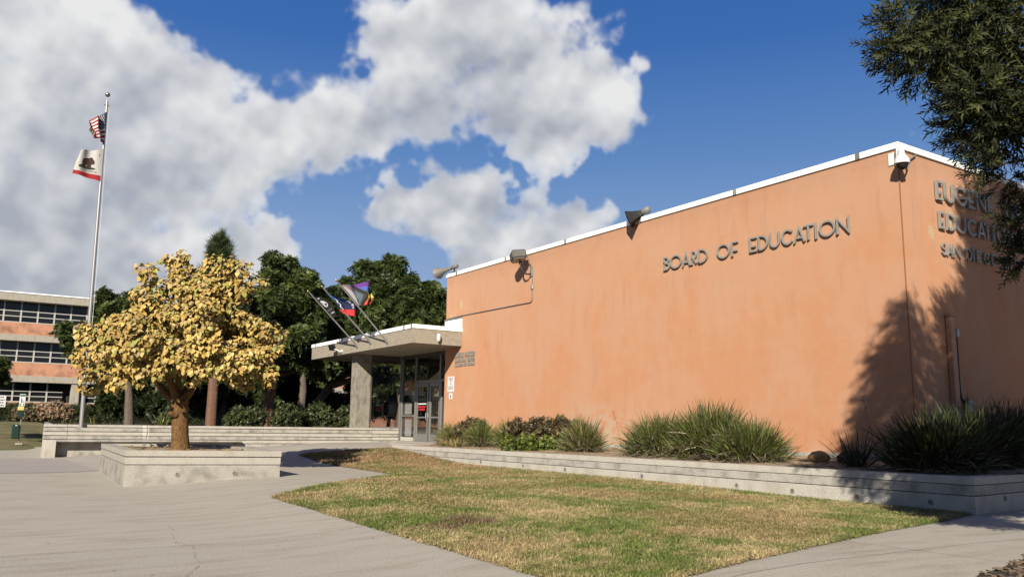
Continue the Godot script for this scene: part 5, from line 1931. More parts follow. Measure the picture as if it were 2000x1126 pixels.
func build_back_trees() -> void:
	var spray := feather_spray(5, 7, 0.26)
	var dark := Color(0.030, 0.052, 0.014)
	var light := Color(0.125, 0.165, 0.036)
	# pointed evergreen behind the yellow tree
	var f := Vector3(9.30, 1.0, -38.0)
	var t := thing("pine_tree", "pointed dark evergreen rising behind the yellow tree, with a straight reddish trunk", "tree", f)
	var b := MB.new()
	b.tube([f, f + Vector3(0, 3.0, 0), f + Vector3(-0.15, 8.1, 0)], [0.24, 0.2, 0.03], 12)
	put("trunk", b, M.red_bark, t)
	var needle := MB.new()
	for k in 22:
		var w := TAU * k / 22.0 * 5.0
		var d := Vector3(cos(w) * 0.55, 0.9, sin(w) * 0.55).normalized()
		var base := Vector3(0, 0.5 * k / 22.0, 0)
		var sd := d.cross(Vector3(0.3, 0.2, 0.9)).normalized() * 0.022
		needle.tri(base - sd, base + sd, base + d * 0.5)
	var places := []
	var tints := PackedColorArray()
	for level in 17:
		var y := 2.4 + level * 0.345
		var reach := 1.95 * pow(1.0 - level / 17.5, 1.15)
		var n := 8 if level < 12 else 5
		for k in n:
			var w := TAU * k / n + level * 0.7
			var d := Vector3(cos(w), 0.0, sin(w))
			var a := f + Vector3(-0.02 * y, y, 0)
			var e := a + d * reach * rnd(0.8, 1.1) + Vector3(0, 0.55 * reach, 0)
			b = MB.new()
			b.tube([a, a.lerp(e, 0.5) - Vector3(0, 0.08, 0), e], [0.03, 0.02, 0.008], 5)
			put("branch", b, M.grey_bark, t)
			for i in 13:
				var p: Vector3 = a.lerp(e, rnd(0.3, 1.0)) + rnd_dir() * 0.10
				places.append(facing(p, d * 0.6 + Vector3(0, 1.0, 0), 0.5, rnd(0.5, 0.9)))
				tints.append(Color(0.028, 0.046, 0.018).lerp(Color(0.07, 0.10, 0.035), rng.randf()))
	for i in 40:
		places.append(facing(f + Vector3(-0.15, rnd(7.7, 8.3), 0) + rnd_dir() * 0.10, Vector3.UP, 0.35, rnd(0.4, 0.8)))
		tints.append(Color(0.05, 0.075, 0.03))
	copies("crown", needle.mesh(), M.tree_leaf, places, tints, t)
	# the feathery trees
	f = Vector3(12.5, 1.0, -40.0)
	green_tree("leafy_tree", "tall dark green tree with feathery leaves between the yellow tree and the slanting flags", f, [f, f + Vector3(-0.1, 1.2, 0), f + Vector3(0.15, 2.4, 0)], [0.26, 0.22, 0.2], [], spread(f, [[0.0, 0, 6.9, 1.25], [-1.1, 0.3, 5.4, 1.4], [1.2, 0, 6.2, 1.4], [0.3, -0.8, 5.2, 1.6], [-0.9, -0.6, 3.9, 1.3], [1.6, -0.3, 4.6, 1.5], [0.4, 0.5, 3.5, 1.4], [1.9, 0.6, 3.3, 1.1], [-1.5, 0.4, 2.9, 1.0], [0.2, 0.8, 6.0, 1.6]]), 2600, 0.62, spray, dark, light, M.red_bark)
	f = Vector3(15.9, 1.0, -42.0)
	green_tree("leafy_tree", "wide dark green tree behind the canopy and its flags, with leaning limbs", f, [f, f + Vector3(-0.5, 1.0, 0), f + Vector3(0.4, 2.3, 0)], [0.28, 0.24, 0.2], [[f + Vector3(0.3, 2.1, 0), f + ACROSS * 1.8 + Vector3(0, 2.6, 0), f + ACROSS * 4.0 + Vector3(0, 3.6, 0)]], spread(f, [[1.2, 0, 6.7, 1.3], [3.4, 0, 7.9, 1.25], [5.0, 0, 6.5, 1.4], [2.3, -0.4, 7.6, 1.4], [0.2, 0, 5.3, 1.6], [2.6, -0.6, 5.6, 1.8], [4.6, -0.5, 5.2, 1.8], [6.2, 0.2, 5.8, 1.2], [1.2, -0.8, 3.9, 1.5], [3.4, -0.8, 3.6, 1.5], [5.8, 0, 4.0, 1.5], [-0.8, 0.3, 4.3, 1.2], [2.4, 0.8, 2.9, 1.1], [3.4, 0.8, 6.9, 1.7]]), 4200, 0.62, spray, dark, light, M.grey_bark)
	f = Vector3(7.6, 1.0, -48.0)
	green_tree("leafy_tree", "loose dark green tree before the school block, left of the flagpole", f, [f, f + Vector3(-0.1, 1.5, 0), f + Vector3(-0.3, 3.0, 0)], [0.25, 0.2, 0.17], [], spread(f, [[-1.6, 0, 6.2, 0.9], [-0.6, 0, 6.0, 1.2], [-2.6, 0, 4.7, 0.8], [-2.2, 0.2, 3.0, 0.75], [-3.7, 0, 4.7, 0.72], [-2.9, -0.2, 3.7, 0.7], [-1.2, 0, 4.6, 1.1], [0.6, 0, 5.2, 1.5], [0.5, 0, 3.4, 1.2], [-1.0, 0.2, 3.0, 0.9], [1.9, 0.4, 4.2, 1.3], [2.2, 0, 2.6, 1.0]]), 1900, 0.60, spray, dark, light, M.grey_bark)
	f = Vector3(0.6, 0.45, -47.5)
	green_tree("leafy_tree", "small dark drooping tree at the left edge of the picture", f, [f, f + Vector3(0.05, 1.2, 0), f + Vector3(0.1, 2.0, 0)], [0.12, 0.1, 0.08], [], spread(f, [[0.3, 0, 3.5, 0.8], [0.9, 0, 2.9, 0.7], [0.3, 0, 2.4, 0.7], [-0.6, 0, 3.1, 0.9], [0.7, -0.3, 2.2, 0.5]]), 700, 0.5, spray, dark * 0.8, light * 0.75, M.grey_bark)
	understory(spray)
	# deeper trees that close the gaps
	f = Vector3(19.5, 1.0, -56.0)
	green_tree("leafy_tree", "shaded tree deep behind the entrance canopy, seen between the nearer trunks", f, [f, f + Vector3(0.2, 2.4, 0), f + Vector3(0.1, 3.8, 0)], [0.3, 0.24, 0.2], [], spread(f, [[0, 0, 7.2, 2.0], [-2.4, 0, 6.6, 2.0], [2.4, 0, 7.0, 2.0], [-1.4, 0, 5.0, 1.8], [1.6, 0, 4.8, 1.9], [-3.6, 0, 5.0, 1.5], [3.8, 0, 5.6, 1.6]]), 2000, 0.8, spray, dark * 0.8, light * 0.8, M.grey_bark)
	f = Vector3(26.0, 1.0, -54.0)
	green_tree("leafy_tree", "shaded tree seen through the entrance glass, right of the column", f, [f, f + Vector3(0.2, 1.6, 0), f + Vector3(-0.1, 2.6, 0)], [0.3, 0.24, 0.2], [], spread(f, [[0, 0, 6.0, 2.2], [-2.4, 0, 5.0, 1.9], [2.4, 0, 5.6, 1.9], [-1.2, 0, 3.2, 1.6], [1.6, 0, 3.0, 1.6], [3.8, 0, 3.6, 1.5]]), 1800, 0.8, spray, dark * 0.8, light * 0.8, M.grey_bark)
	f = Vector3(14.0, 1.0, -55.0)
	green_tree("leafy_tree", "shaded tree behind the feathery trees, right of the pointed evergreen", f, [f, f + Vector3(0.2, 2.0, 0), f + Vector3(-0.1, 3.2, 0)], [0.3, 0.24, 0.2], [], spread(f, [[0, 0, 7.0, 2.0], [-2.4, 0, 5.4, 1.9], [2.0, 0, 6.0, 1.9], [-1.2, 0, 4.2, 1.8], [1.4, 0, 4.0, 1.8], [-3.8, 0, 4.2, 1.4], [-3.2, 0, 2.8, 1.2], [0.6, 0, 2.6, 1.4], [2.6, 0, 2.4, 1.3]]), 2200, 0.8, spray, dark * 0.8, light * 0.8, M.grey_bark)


func understory(spray: Mesh) -> void:
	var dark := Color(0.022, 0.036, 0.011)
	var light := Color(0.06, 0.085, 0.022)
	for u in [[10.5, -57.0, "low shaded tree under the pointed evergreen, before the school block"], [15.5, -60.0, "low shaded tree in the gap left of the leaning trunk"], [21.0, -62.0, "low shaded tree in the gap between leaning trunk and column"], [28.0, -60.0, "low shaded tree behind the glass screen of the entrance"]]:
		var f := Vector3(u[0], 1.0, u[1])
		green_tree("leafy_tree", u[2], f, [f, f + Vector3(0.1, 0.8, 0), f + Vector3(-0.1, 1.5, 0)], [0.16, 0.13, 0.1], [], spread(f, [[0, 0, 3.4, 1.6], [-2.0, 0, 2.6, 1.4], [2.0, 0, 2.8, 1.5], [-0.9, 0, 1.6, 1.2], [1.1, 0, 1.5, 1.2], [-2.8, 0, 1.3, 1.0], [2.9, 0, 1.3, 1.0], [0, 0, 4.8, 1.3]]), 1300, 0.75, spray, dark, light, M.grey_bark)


func olive_spray() -> ArrayMesh:      # a twig with narrow pointed leaves in pairs, about one unit long
	var b := MB.new()
	b.tube([Vector3.ZERO, Vector3(0.02, 0.5, 0.03), Vector3(0.0, 0.95, 0.0)], [0.012, 0.009, 0.004], 4, false)
	for k in 16:
		var y := 0.12 + 0.85 * k / 16.0
		var w := k * 2.4
		var d := Vector3(cos(w) * 0.8, 0.75, sin(w) * 0.8).normalized()
		var s := d.cross(Vector3.UP).normalized() * 0.038
		var up := d.cross(s).normalized() * 0.010
		var a := Vector3(0, y, 0)
		var l := rnd(0.26, 0.38)
		b.quad(a, a + d * l * 0.45 + s - up, a + d * l, a + d * l * 0.45 + up)
		b.quad(a, a + d * l * 0.45 + up, a + d * l, a + d * l * 0.45 - s - up)
	return b.mesh()


func build_near_tree() -> void:
	var foot := Vector3(9.7, 0.15, -2.0)
	var t := thing("olive_tree", "near dark tree with narrow leaves, its branches hanging in at the upper right", "tree", foot)
	var b := MB.new()
	b.tube([foot, foot + Vector3(0.05, 1.2, 0.0), foot + Vector3(-0.1, 2.6, -0.1), foot + Vector3(0.1, 4.2, -0.1)], [0.30, 0.22, 0.19, 0.15], 14)
	put("trunk", b, M.grey_bark, t)
	var seen := [[6.75, 4.75, -3.94, 0.26], [6.52, 4.46, -3.93, 0.20], [6.83, 4.44, -3.86, 0.31], [7.34, 4.82, -3.70, 0.50], [7.84, 4.88, -3.62, 0.46], [6.99, 4.53, -3.71, 0.32], [7.44, 4.28, -3.52, 0.48], [7.02, 4.04, -3.52, 0.28], [7.20, 3.82, -3.58, 0.29], [7.59, 3.81, -3.59, 0.32],
		[7.12, 3.60, -3.60, 0.16], [7.06, 3.38, -3.52, 0.10], [7.46, 3.05, -3.28, 0.16], [7.50, 2.95, -3.45, 0.22], [7.47, 2.62, -3.47, 0.16], [7.79, 3.44, -3.65, 0.22], [7.92, 4.18, -3.58, 0.39], [7.2, 5.4, -3.7, 0.5], [7.8, 5.6, -3.4, 0.6]]
	var above := [[8.4, 7.3, -2.2, 0.55], [8.0, 8.3, -2.2, 0.26], [8.1, 6.5, -3.0, 0.46], [8.1, 5.95, -3.45, 0.30], [8.1, 7.3, -2.65, 0.36], [8.9, 6.3, -2.0, 0.5], [10.3, 7.6, -2.2, 0.95], [10.8, 9.2, -2.2, 0.62], [11.3, 10.3, -2.2, 0.75], [12.2, 10.6, -2.2, 0.8], [12.1, 8.1, -2.2, 1.25], [10.0, 6.3, -2.2, 0.72], [11.7, 6.5, -2.2, 0.95], [12.3, 11.2, -2.2, 0.6], [13.3, 9.6, -2.0, 1.2], [13.2, 7.4, -2.0, 1.0], [12.6, 5.9, -2.2, 0.8],
		[10.4, 5.3, -2.6, 0.6], [11.3, 4.9, -2.7, 0.7], [7.0, 3.8, -2.25, 0.5], [7.9, 3.7, -2.55, 0.5], [8.6, 3.4, -2.8, 0.5], [7.4, 2.5, -2.55, 0.25], [6.5, 3.5, -2.0, 0.4], [9.4, 3.5, -2.6, 0.5], [9.0, 5.2, -1.4, 0.7]]
	var lobes := []
	for l in seen + above:
		lobes.append([Vector3(l[0], l[1], l[2]), l[3]])
	for l in above:
		for k in 6:
			var d := rnd_dir()
			lobes.append([Vector3(l[0], l[1], l[2]) + d * l[3] * rnd(0.9, 1.25), l[3] * rnd(0.16, 0.3)])
	var crotch := foot + Vector3(0.0, 3.0, -0.1)
	for i in lobes.size():
		var e: Vector3 = lobes[i][0]
		var a := crotch + Vector3(0, rnd(-0.6, 1.1), 0)
		b = MB.new()
		if i >= seen.size() + above.size():
			a = lobes[seen.size() + (i - seen.size() - above.size()) / 6][0]
		b.tube([a, a.lerp(e, 0.4) + rnd_dir() * 0.12, a.lerp(e, 0.75) + Vector3(0, 0.15, 0), e], [0.05, 0.035, 0.02, 0.007] if i < seen.size() + above.size() else [0.018, 0.014, 0.01, 0.005], 6)
		put("branch", b, M.dark_bark, t)
	var spray := olive_spray()
	var spots := []
	for i in lobes.size():
		var near := i < seen.size()
		var r: float = lobes[i][1]
		var n := int((980.0 if near else (330.0 if i < seen.size() + 6 else 850.0)) * pow(r, 2.0)) + (16 if near else 12)
		for k in n:
			var d := rnd_dir()
			spots.append([lobes[i][0] + d * r * pow(rng.randf(), 0.5) * (0.78 if near else 1.0), d, near, r])
	var tints := PackedColorArray()
	var places := []
	var tone := []
	for k in 4:
		tone.append(leafy("olive_leaf", Color(0.022, 0.028, 0.012).lerp(Color(0.105, 0.115, 0.042), k * 0.22).linear_to_srgb(), 0.06, 0.6))
		tone[k].metallic_specular = 0.25
	leafy("olive_leaf", Color.WHITE, 0.06, 0.6)
	M.olive_leaf.metallic_specular = 0.25
	var single := 0
	for s in spots:
		if s[2] and single < 300 and rng.randf() < 0.35:
			single += 1
			var o := MeshInstance3D.new()
			o.name = "leafy_twig"
			o.mesh = spray
			o.material_override = tone[rng.randi() % 4]
			o.transform = facing(s[0] - foot, s[1] * 0.7 + Vector3(-0.25, -0.15, -0.1), 0.55, rnd(0.14, 0.25))
			t.add_child(o, true)
			continue
		places.append(facing(s[0], s[1] * 0.7 + Vector3(-0.25, -0.15, -0.1), 0.55, (rnd(0.17, 0.27) if s[3] > 0.24 else rnd(0.13, 0.19)) if s[2] else rnd(0.3, 0.45)))
		tints.append(Color(0.018, 0.023, 0.010).lerp(Color(0.088, 0.098, 0.034), pow(rng.randf(), 2.2)))
	copies("crown", spray, M.olive_leaf, places, tints, t)


# ------------------------------------------------------------------ planting

func strap_clump(n: int, spread_: float, h0: float, h1: float, width: float, arch: float, tones: Array) -> MB:
	var b := MB.new(true)
	b.smooth(false)
	for i in n:
		var w := rnd(0, TAU)
		var d := Vector3(cos(w), 0, sin(w))
		var root := d * spread_ * sqrt(rng.randf()) * 0.6
		var e := deg_to_rad(lerpf(88.0, 22.0, pow(rng.randf(), 1.5 - arch * 0.7)))
		var length := rnd(h0, h1)
		var dir := (d * cos(e) + Vector3(0, sin(e), 0) + rnd_dir() * 0.12).normalized()
		var side := Vector3(-d.z, 0, d.x).rotated(Vector3.UP, rnd(-1.1, 1.1)) * width * rnd(0.5, 1.1)
		var sag := arch * rnd(0.05, 0.42)
		var pts := []
		var sides := []
		var m := 6
		var p := root
		for k in m + 1:
			var s := float(k) / m
			pts.append(Vector3(p.x, maxf(p.y, 0.01 + 0.02 * s), p.z))
			sides.append(side * (0.7 + 0.7 * s - 1.35 * s * s) if k < m else side * 0.03)
			dir = (dir + Vector3(0, -sag * (0.3 + s), 0)).normalized()
			p += dir * length / m
		var c: Color = tones[rng.randi() % tones.size()]
		if e < 0.75 and rng.randf() < 0.45:
			c = Color(0.24, 0.18, 0.10) if rng.randf() < 0.6 else Color(0.13, 0.095, 0.055)
		b.color(c * rnd(0.55, 1.15))
		b.ribbon(pts, sides)
	return b


func leaf_mound(n: int, across: float, deep: float, high: float, l0: float, l1: float, width: float, tones: Array) -> MB:
	var b := MB.new(true)
	for i in n:
		var d := rnd_dir()
		d.y = absf(d.y)
		var r := rnd(0.45, 0.92)
		var p := Vector3(d.x * deep, d.y * high, d.z * across) * r * (0.9 + 0.25 * fine_noise.get_noise_3dv(d * 1.3 + Vector3(across, high, 0)))
		var dir := (d + Vector3(0, 0.75, 0) + rnd_dir() * 0.45).normalized()
		var dead := rng.randf() < 0.52 - 0.5 * d.y
		if dead:
			dir = (d + Vector3(0, -0.2, 0) + rnd_dir() * 0.8).normalized()
		var length := rnd(l0, l1) * (0.75 if dead else 1.0)
		var side := dir.cross(rnd_dir()).normalized() * width * rnd(0.5, 1.15)
		var sag := rnd(0.02, 0.22)
		var pts := []
		var sides := []
		var m := 5
		for k in m + 1:
			var s := float(k) / m
			pts.append(Vector3(p.x, maxf(p.y, 0.01 + 0.02 * s), p.z))
			sides.append(side * (0.7 + 0.7 * s - 1.35 * s * s) if k < m else side * 0.03)
			dir = (dir + Vector3(0, -sag * (0.3 + s), 0)).normalized()
			p += dir * length / m
		var c: Color = tones[rng.randi() % tones.size()]
		if dead:
			c = [Color(0.26, 0.21, 0.14), Color(0.15, 0.115, 0.075), Color(0.09, 0.07, 0.045), Color(0.34, 0.30, 0.21)][rng.randi() % 4]
		b.color(c * rnd(0.5, 1.2))
		b.ribbon(pts, sides)
	return b


func plant(called: String, label: String, mb: MB, at: Vector3, group := "") -> Node3D:
	var t := thing(called, label, "plant", at, group)
	var o := put("foliage", mb, M.blade, t, "stuff")
	o.position = Vector3.ZERO
	return t


func bed_y(x: float) -> float:
	return lerpf(0.555, 0.665, clampf((x - 10.9) / 3.2, 0.0, 1.0))


func shrub(called: String, label: String, at: Vector3, lobes: Array, count: int, size: float, dark: Color, light: Color, group := "", twigs := 10) -> void:
	var t := thing(called, label, "shrub", at, group)
	var world := []
	for l in lobes:
		world.append([at + ACROSS * l[0] + AWAY * l[1] + Vector3(0, l[2], 0), l[3]])
	var b := MB.new()
	for k in twigs:
		var l: Array = world[k % world.size()]
		b.tube([at + Vector3(rnd(-0.1, 0.1), 0, rnd(-0.1, 0.1)), at.lerp(l[0], 0.6) + rnd_dir() * 0.08, l[0] + rnd_dir() * l[1] * 0.9], [0.018, 0.012, 0.004], 5)
	put("stems", b, M.grey_bark, t)
	var leaf := MB.new()
	for k in 7:
		var w := k * 2.4
		var d := Vector3(cos(w) * 0.8, 0.6, sin(w) * 0.8).normalized()
		var s := d.cross(Vector3.UP).normalized() * 0.20
		var a := Vector3(0, 0.12 * k, 0)
		leaf.tri(a, a + d * 0.4 + s, a + d * 0.85)
		leaf.tri(a, a + d * 0.85, a + d * 0.4 - s)
	var places := []
	var tints := PackedColorArray()
	for p in crown_places(world, count, 0.35, 0.1):
		if p[0].y < at.y:
			continue
		places.append(facing(p[0], p[1] + Vector3(0, 0.4, 0), 0.7, size * rnd(0.6, 1.25)))
		tints.append(dark.lerp(light, rng.randf()))
	copies("leaves", leaf.mesh(), M.tree_leaf, places, tints, t)


func build_planting() -> void:
	var green := [Color(0.11, 0.145, 0.028), Color(0.16, 0.19, 0.04), Color(0.075, 0.105, 0.022), Color(0.20, 0.21, 0.055)]
	var mixed := [Color(0.09, 0.12, 0.025), Color(0.13, 0.16, 0.035), Color(0.07, 0.09, 0.02), Color(0.23, 0.185, 0.09), Color(0.30, 0.25, 0.13), Color(0.11, 0.13, 0.03)]
	var straw := [Color(0.42, 0.31, 0.14), Color(0.36, 0.26, 0.12), Color(0.26, 0.24, 0.08), Color(0.15, 0.17, 0.04)]
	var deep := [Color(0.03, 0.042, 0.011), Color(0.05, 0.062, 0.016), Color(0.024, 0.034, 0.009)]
	# clumps of strap leaves along the orange front, from the door to the near corner
	var list := [
		[12.6, -22.5, 800, 0.42, 0.40, 0.48, 0.30, 0.50, 0.012, green + straw, "ragged green clump of strap leaves with dead blades nearest the entrance doors"],
		[12.4, -20.4, 1000, 0.46, 0.42, 0.55, 0.30, 0.52, 0.010, green, "bright yellow-green clump of grassy leaves with dead stalks at its foot"],
		[12.7, -19.45, 900, 0.42, 0.42, 0.58, 0.30, 0.52, 0.010, green, "upright bright green grassy clump left of the brown-leaved bush"],
		[12.5, -15.95, 1300, 0.56, 0.50, 0.62, 0.28, 0.50, 0.011, mixed, "tall green clump with dry stalks at the right of the brown-leaved bush"]]
	for p in list:
		plant("strap_leaf_clump", p[10], leaf_mound(p[2], p[3], p[4], p[5], p[6], p[7], p[8], p[9]), Vector3(p[0], bed_y(p[0]) - 0.02, p[1]), "strap-leaf plants in the long planter")
	for p in [[12.35, -13.1, 2300, 0.95, 0.75, 0.74, "left clump of the big strap-leaf planting, darker and lower"], [12.35, -11.7, 3000, 1.0, 0.85, 0.98, "tallest middle clump of the big strap-leaf planting with bright tips"], [12.2, -10.65, 1900, 0.85, 0.75, 0.62, "right clump of the big strap-leaf planting, sloping down over dry blades"]]:
		plant("strap_leaf_clump", p[6], leaf_mound(p[2], p[3], p[4], p[5], 0.26, 0.52, 0.011, mixed.slice(0, 3) + [Color(0.15, 0.165, 0.035), Color(0.06, 0.075, 0.018), Color(0.09, 0.095, 0.025)]), Vector3(p[0], bed_y(p[0]) - 0.02, p[1]), "strap-leaf plants in the long planter")
	for p in [[12.1, -21.7, 200, "low tuft of dead tan blades beside the bare shrub near the door"], [12.0, -20.95, 240, "low tuft of dead tan blades between two green clumps"]]:
		plant("dry_tuft", p[3], strap_clump(p[2], 0.5, 0.15, 0.45, 0.012, 1.2, straw), Vector3(p[0], bed_y(p[0]) - 0.02, p[1]))
	# shaded clumps round the near corner
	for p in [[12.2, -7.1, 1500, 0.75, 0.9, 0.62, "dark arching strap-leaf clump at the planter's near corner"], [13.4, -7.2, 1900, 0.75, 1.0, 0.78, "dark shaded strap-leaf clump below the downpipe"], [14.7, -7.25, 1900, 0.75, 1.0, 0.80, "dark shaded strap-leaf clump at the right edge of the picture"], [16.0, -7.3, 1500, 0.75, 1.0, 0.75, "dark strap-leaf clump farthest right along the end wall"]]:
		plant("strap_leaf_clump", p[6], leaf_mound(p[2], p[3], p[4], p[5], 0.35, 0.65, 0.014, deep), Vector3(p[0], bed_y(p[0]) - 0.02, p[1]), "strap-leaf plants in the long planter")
	plant("strap_leaf_clump", "thin upright clump of dark blades left of the shaded corner", strap_clump(90, 0.25, 0.4, 0.8, 0.015, 0.6, deep), Vector3(12.1, bed_y(12.1) - 0.02, -8.35), "strap-leaf plants in the long planter")
	# shrubs in the long planter
	shrub("dry_shrub", "bare twiggy brown shrub between the first green clumps by the door", Vector3(12.7, 0.6, -21.55), [[0.0, 0, 0.50, 0.36], [0.3, 0, 0.55, 0.26], [-0.25, 0, 0.45, 0.25]], 420, 0.085, Color(0.07, 0.05, 0.03), Color(0.15, 0.12, 0.05), "", 30)
	shrub("leafy_bush", "brown-red and green broad bush in the middle of the long planter", Vector3(12.5, 0.6, -17.7), [[-0.55, 0, 0.38, 0.36], [0.0, -0.1, 0.42, 0.40], [0.5, 0, 0.45, 0.38], [0.95, 0, 0.40, 0.34]], 1000, 0.11, Color(0.05, 0.04, 0.02), Color(0.15, 0.12, 0.05), "", 20)
	shrub("leafy_bush", "low bright green ground shrub in front of the brown-red bush", Vector3(12.0, 0.57, -17.5), [[-0.5, -0.2, 0.16, 0.22], [0.0, -0.2, 0.18, 0.24], [0.5, -0.2, 0.16, 0.24], [0.9, -0.2, 0.16, 0.2]], 700, 0.085, Color(0.06, 0.09, 0.015), Color(0.19, 0.23, 0.035), "", 6)
	# seed stalks standing out of the clumps
	for p in [[12.5, -14.5, 0.95, -0.35, "bare brown seed stalk leaning left of the big strap-leaf mound"], [12.0, -7.9, 1.1, -0.25, "thin seed stalk with dark heads above the shaded corner plants"]]:
		var at := Vector3(p[0], 0.6, p[1])
		var t := thing("seed_stalk", p[4], "plant", at)
		var b := MB.new()
		var tip := at + Vector3(0.05, p[2], p[3])
		b.tube([at, at.lerp(tip, 0.5) + Vector3(0, 0.06, 0), tip], [0.007, 0.005, 0.003], 5)
		for k in 9:
			var q: Vector3 = tip.lerp(at, k * 0.035) + rnd_dir() * 0.04
			b.tube([tip.lerp(at, k * 0.035), q], [0.003, 0.008], 4)
		put("stalk", b, M.rust, t)
	var chip := MB.new()
	chip.quad(Vector3(-0.5, 0, 0), Vector3(0, 0.06, 0.16), Vector3(0.5, 0, 0), Vector3(0, 0.05, -0.16))
	var litter := []
	var hue := PackedColorArray()
	for i in 2600:
		var p := Vector3(rnd(11.15, 14.2), 0, rnd(-22.5, -6.4))
		p.y = bed_y(p.x) + 0.025 * fine_noise.get_noise_2d(p.x * 0.7, p.z * 0.7) + 0.012
		litter.append(Transform3D(Basis(Vector3.UP, rnd(0, TAU)) * Basis(Vector3.RIGHT, rnd(-0.4, 0.4)) * Basis().scaled(Vector3.ONE * rnd(0.03, 0.10)), p))
		hue.append(Color(0.36, 0.26, 0.15) * rnd(0.35, 1.2))
	tag(copies("leaf_litter", chip.mesh(), M.blade, litter, hue, self), "dry tan leaf litter on the soil of the long planter", "leaf litter")
	# behind the bench wall
	var dk := Color(0.022, 0.034, 0.012)
	var lt := Color(0.085, 0.105, 0.032)
	for s in [[10.75, -32.2, 0.9, "dark shrub behind the bench wall, directly right of the leaning trunk"], [12.0, -32.4, 1.0, "dark shrub behind the bench wall, middle of the row before the column"], [13.0, -31.9, 0.85, "dark shrub leaning against the concrete column on the bench wall"], [8.9, -32.3, 0.75, "low dark shrub behind the bench wall, right of the yellow tree's trunk"], [6.6, -32.2, 0.75, "low shrub behind the bench wall, left of the yellow tree's trunk"], [9.9, -34.0, 0.8, "small shaded shrub set farther back behind the bench wall"]]:
		var k: float = s[2]
		shrub("garden_shrub", s[3], Vector3(s[0], 1.0, s[1]), [[-0.35 * k, 0, 0.35 * k, 0.38 * k], [0.3 * k, 0, 0.45 * k, 0.42 * k], [0.0, 0, 0.65 * k, 0.36 * k]], 620, 0.13, dk, lt, "shrubs behind the bench wall", 14)
	for s in [[3.95, -31.4, 26, "short green leaf tuft behind the bench wall, right beside the flagpole"], [3.1, -31.35, 22, "short green leaf tuft behind the bench wall, left of the flagpole"], [6.05, -31.6, 60, "bright yellow-green strap plant behind the bench wall, left of the yellow tree's trunk"]]:
		plant("leaf_tuft", s[3], strap_clump(s[2], 0.25, 0.2, 0.42 if s[2] < 50 else 0.62, 0.024, 0.7, green), Vector3(s[0], 1.0, s[1]))
	# hedge and flowering shrub before the school block
	var t := thing("clipped_hedge", "long low dark clipped hedge in front of the school block", "hedge", Vector3(6, 1.05, -79))
	var places := []
	var tints := PackedColorArray()
	var leaf := feather_spray(4, 3, 0.3)
	for i in 12000:
		var p := Vector3(rnd(-6.0, 34.0), 0, -79.0 + rnd(-0.9, 0.9))
		p.y = 1.05 + 1.38 * pow(rng.randf(), 0.6) + 0.10 * fine_noise.get_noise_2d(p.x, 3.0)
		places.append(facing(p, Vector3(0, 0.6, 0.6), 0.8, rnd(0.2, 0.36)))
		tints.append(Color(0.02, 0.03, 0.010).lerp(Color(0.07, 0.085, 0.025), rng.randf()))
	copies("leaves", leaf, M.tree_leaf, places, tints, t)
	var core := MB.new()
	core.span(Vector3(-6.0, 0.9, -79.75), Vector3(34.0, 2.32, -78.5))
	put("inner_twigs", core, plain("hedge_dark", lin(0.018, 0.022, 0.010), 1.0), t)
	shrub("flowering_shrub", "rounded pinkish pale shrub in front of the clipped hedge, left of the flagpole", Vector3(6.0, 1.05, -74.0), [[-0.5, 0, 0.75, 0.7], [0.5, 0, 0.85, 0.75], [1.1, 0, 0.7, 0.55]], 1100, 0.22, Color(0.16, 0.12, 0.06), Color(0.42, 0.27, 0.19))
	shrub("ornamental_grass", "tan dry shrub in front of the hedge beside the pet waste station", Vector3(4.3, 1.05, -74.5), [[-0.3, 0, 0.5, 0.55], [0.5, 0, 0.5, 0.55]], 600, 0.2, Color(0.08, 0.07, 0.035), Color(0.20, 0.16, 0.085))


# ------------------------------------------------------------------ the lawn

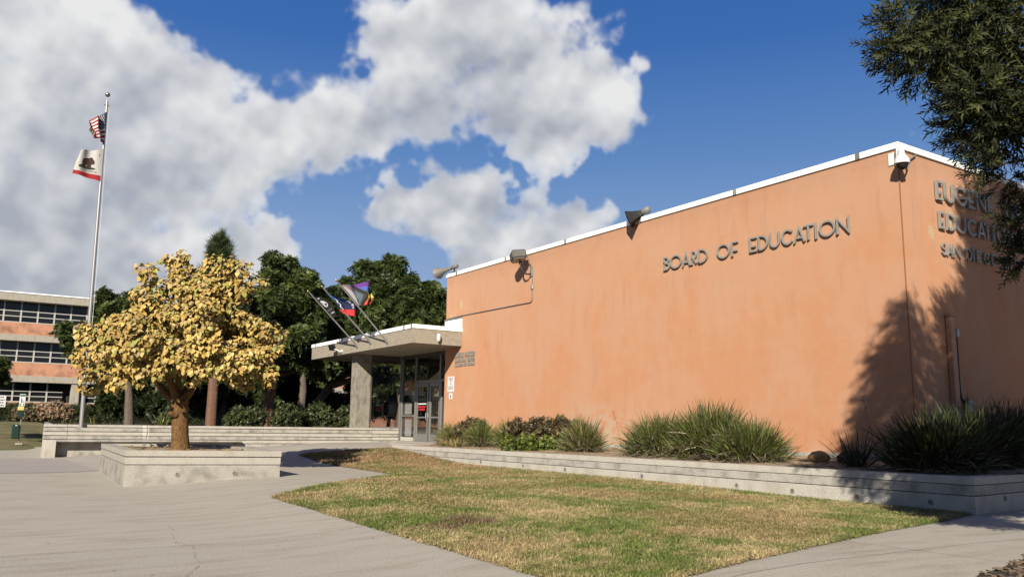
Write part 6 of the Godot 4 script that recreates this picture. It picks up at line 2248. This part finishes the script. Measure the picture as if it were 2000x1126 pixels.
func build_lawn() -> void:
	var poly := lawn_poly()
	var lift := func(x, z): return ground_y(x, z) + 0.012
	# the sod as one sheet of small squares that follow the edge
	var b := MB.new()
	b.smooth(true)
	var step := 0.16
	var z := -23.0
	while z < -4.2:
		var x := 3.6
		while x < 11.2:
			var cell := PackedVector2Array([Vector2(x, z), Vector2(x + step, z), Vector2(x + step, z + step), Vector2(x, z + step)])
			for q in Geometry2D.intersect_polygons(cell, poly):
				var idx := Geometry2D.triangulate_polygon(q)
				for k in range(0, idx.size(), 3):
					var a: Vector2 = q[idx[k]]
					var c: Vector2 = q[idx[k + 1]]
					var d: Vector2 = q[idx[k + 2]]
					if (c - a).cross(d - a) > 0.0:
						var s := c
						c = d
						d = s
					for p in [a, d, c]:
						b.st.set_color(turf_tint(p.x, p.y) * 0.85)
						b.st.add_vertex(Vector3(p.x, lift.call(p.x, p.y), p.y))
			x += step
		z += step
	var sod := struct("lawn", b, M.turf)
	# blades in tufts, spilling a little over the edge
	var spill: PackedVector2Array = Geometry2D.offset_polygon(poly, 0.03)[0]
	var tuft := MB.new()
	for k in 7:
		var w := k * 2.4
		var d := Vector3(cos(w), 0, sin(w))
		var root := d * 0.014 * (k % 3)
		var side := Vector3(-d.z, 0, d.x) * 0.0028
		var h := 0.024 + 0.005 * (k % 4)
		var tip := root + d * 0.022 + Vector3(0, h, 0)
		var mid := root + d * 0.007 + Vector3(0, h * 0.6, 0)
		tuft.quad(root - side, root + side, mid + side * 0.8, mid - side * 0.8)
		tuft.tri(mid - side * 0.8, mid + side * 0.8, tip)
	var places := []
	var tints := PackedColorArray()
	for i in 260000:
		# denser towards the viewer, where blades can be told apart
		var v := pow(rng.randf(), 1.7)
		var p := Vector2(rnd(3.6, 11.1), lerpf(-4.3, -22.9, v))
		if not Geometry2D.is_point_in_polygon(p, spill if rng.randf() < 0.55 else poly):
			continue
		var c := turf_tint(p.x, p.y)
		if c.r < 0.11 and c.g < 0.09 and rng.randf() < 0.8:
			continue
		var s := rnd(0.55, 1.1) * (1.0 + 1.1 * v)
		places.append(Transform3D(Basis(Vector3.UP, rnd(0, TAU)) * Basis(Vector3.RIGHT, rnd(-0.4, 0.4)) * Basis().scaled(Vector3(s, s * rnd(0.6, 1.1), s)), Vector3(p.x, ground_y(p.x, p.y) + 0.010, p.y)))
		tints.append(c * rnd(0.6, 1.45))
	var g := copies("grass", tuft.mesh(), M.blade, places, tints, self)
	tag(g, "short dry green and straw coloured grass of the front lawn", "grass")
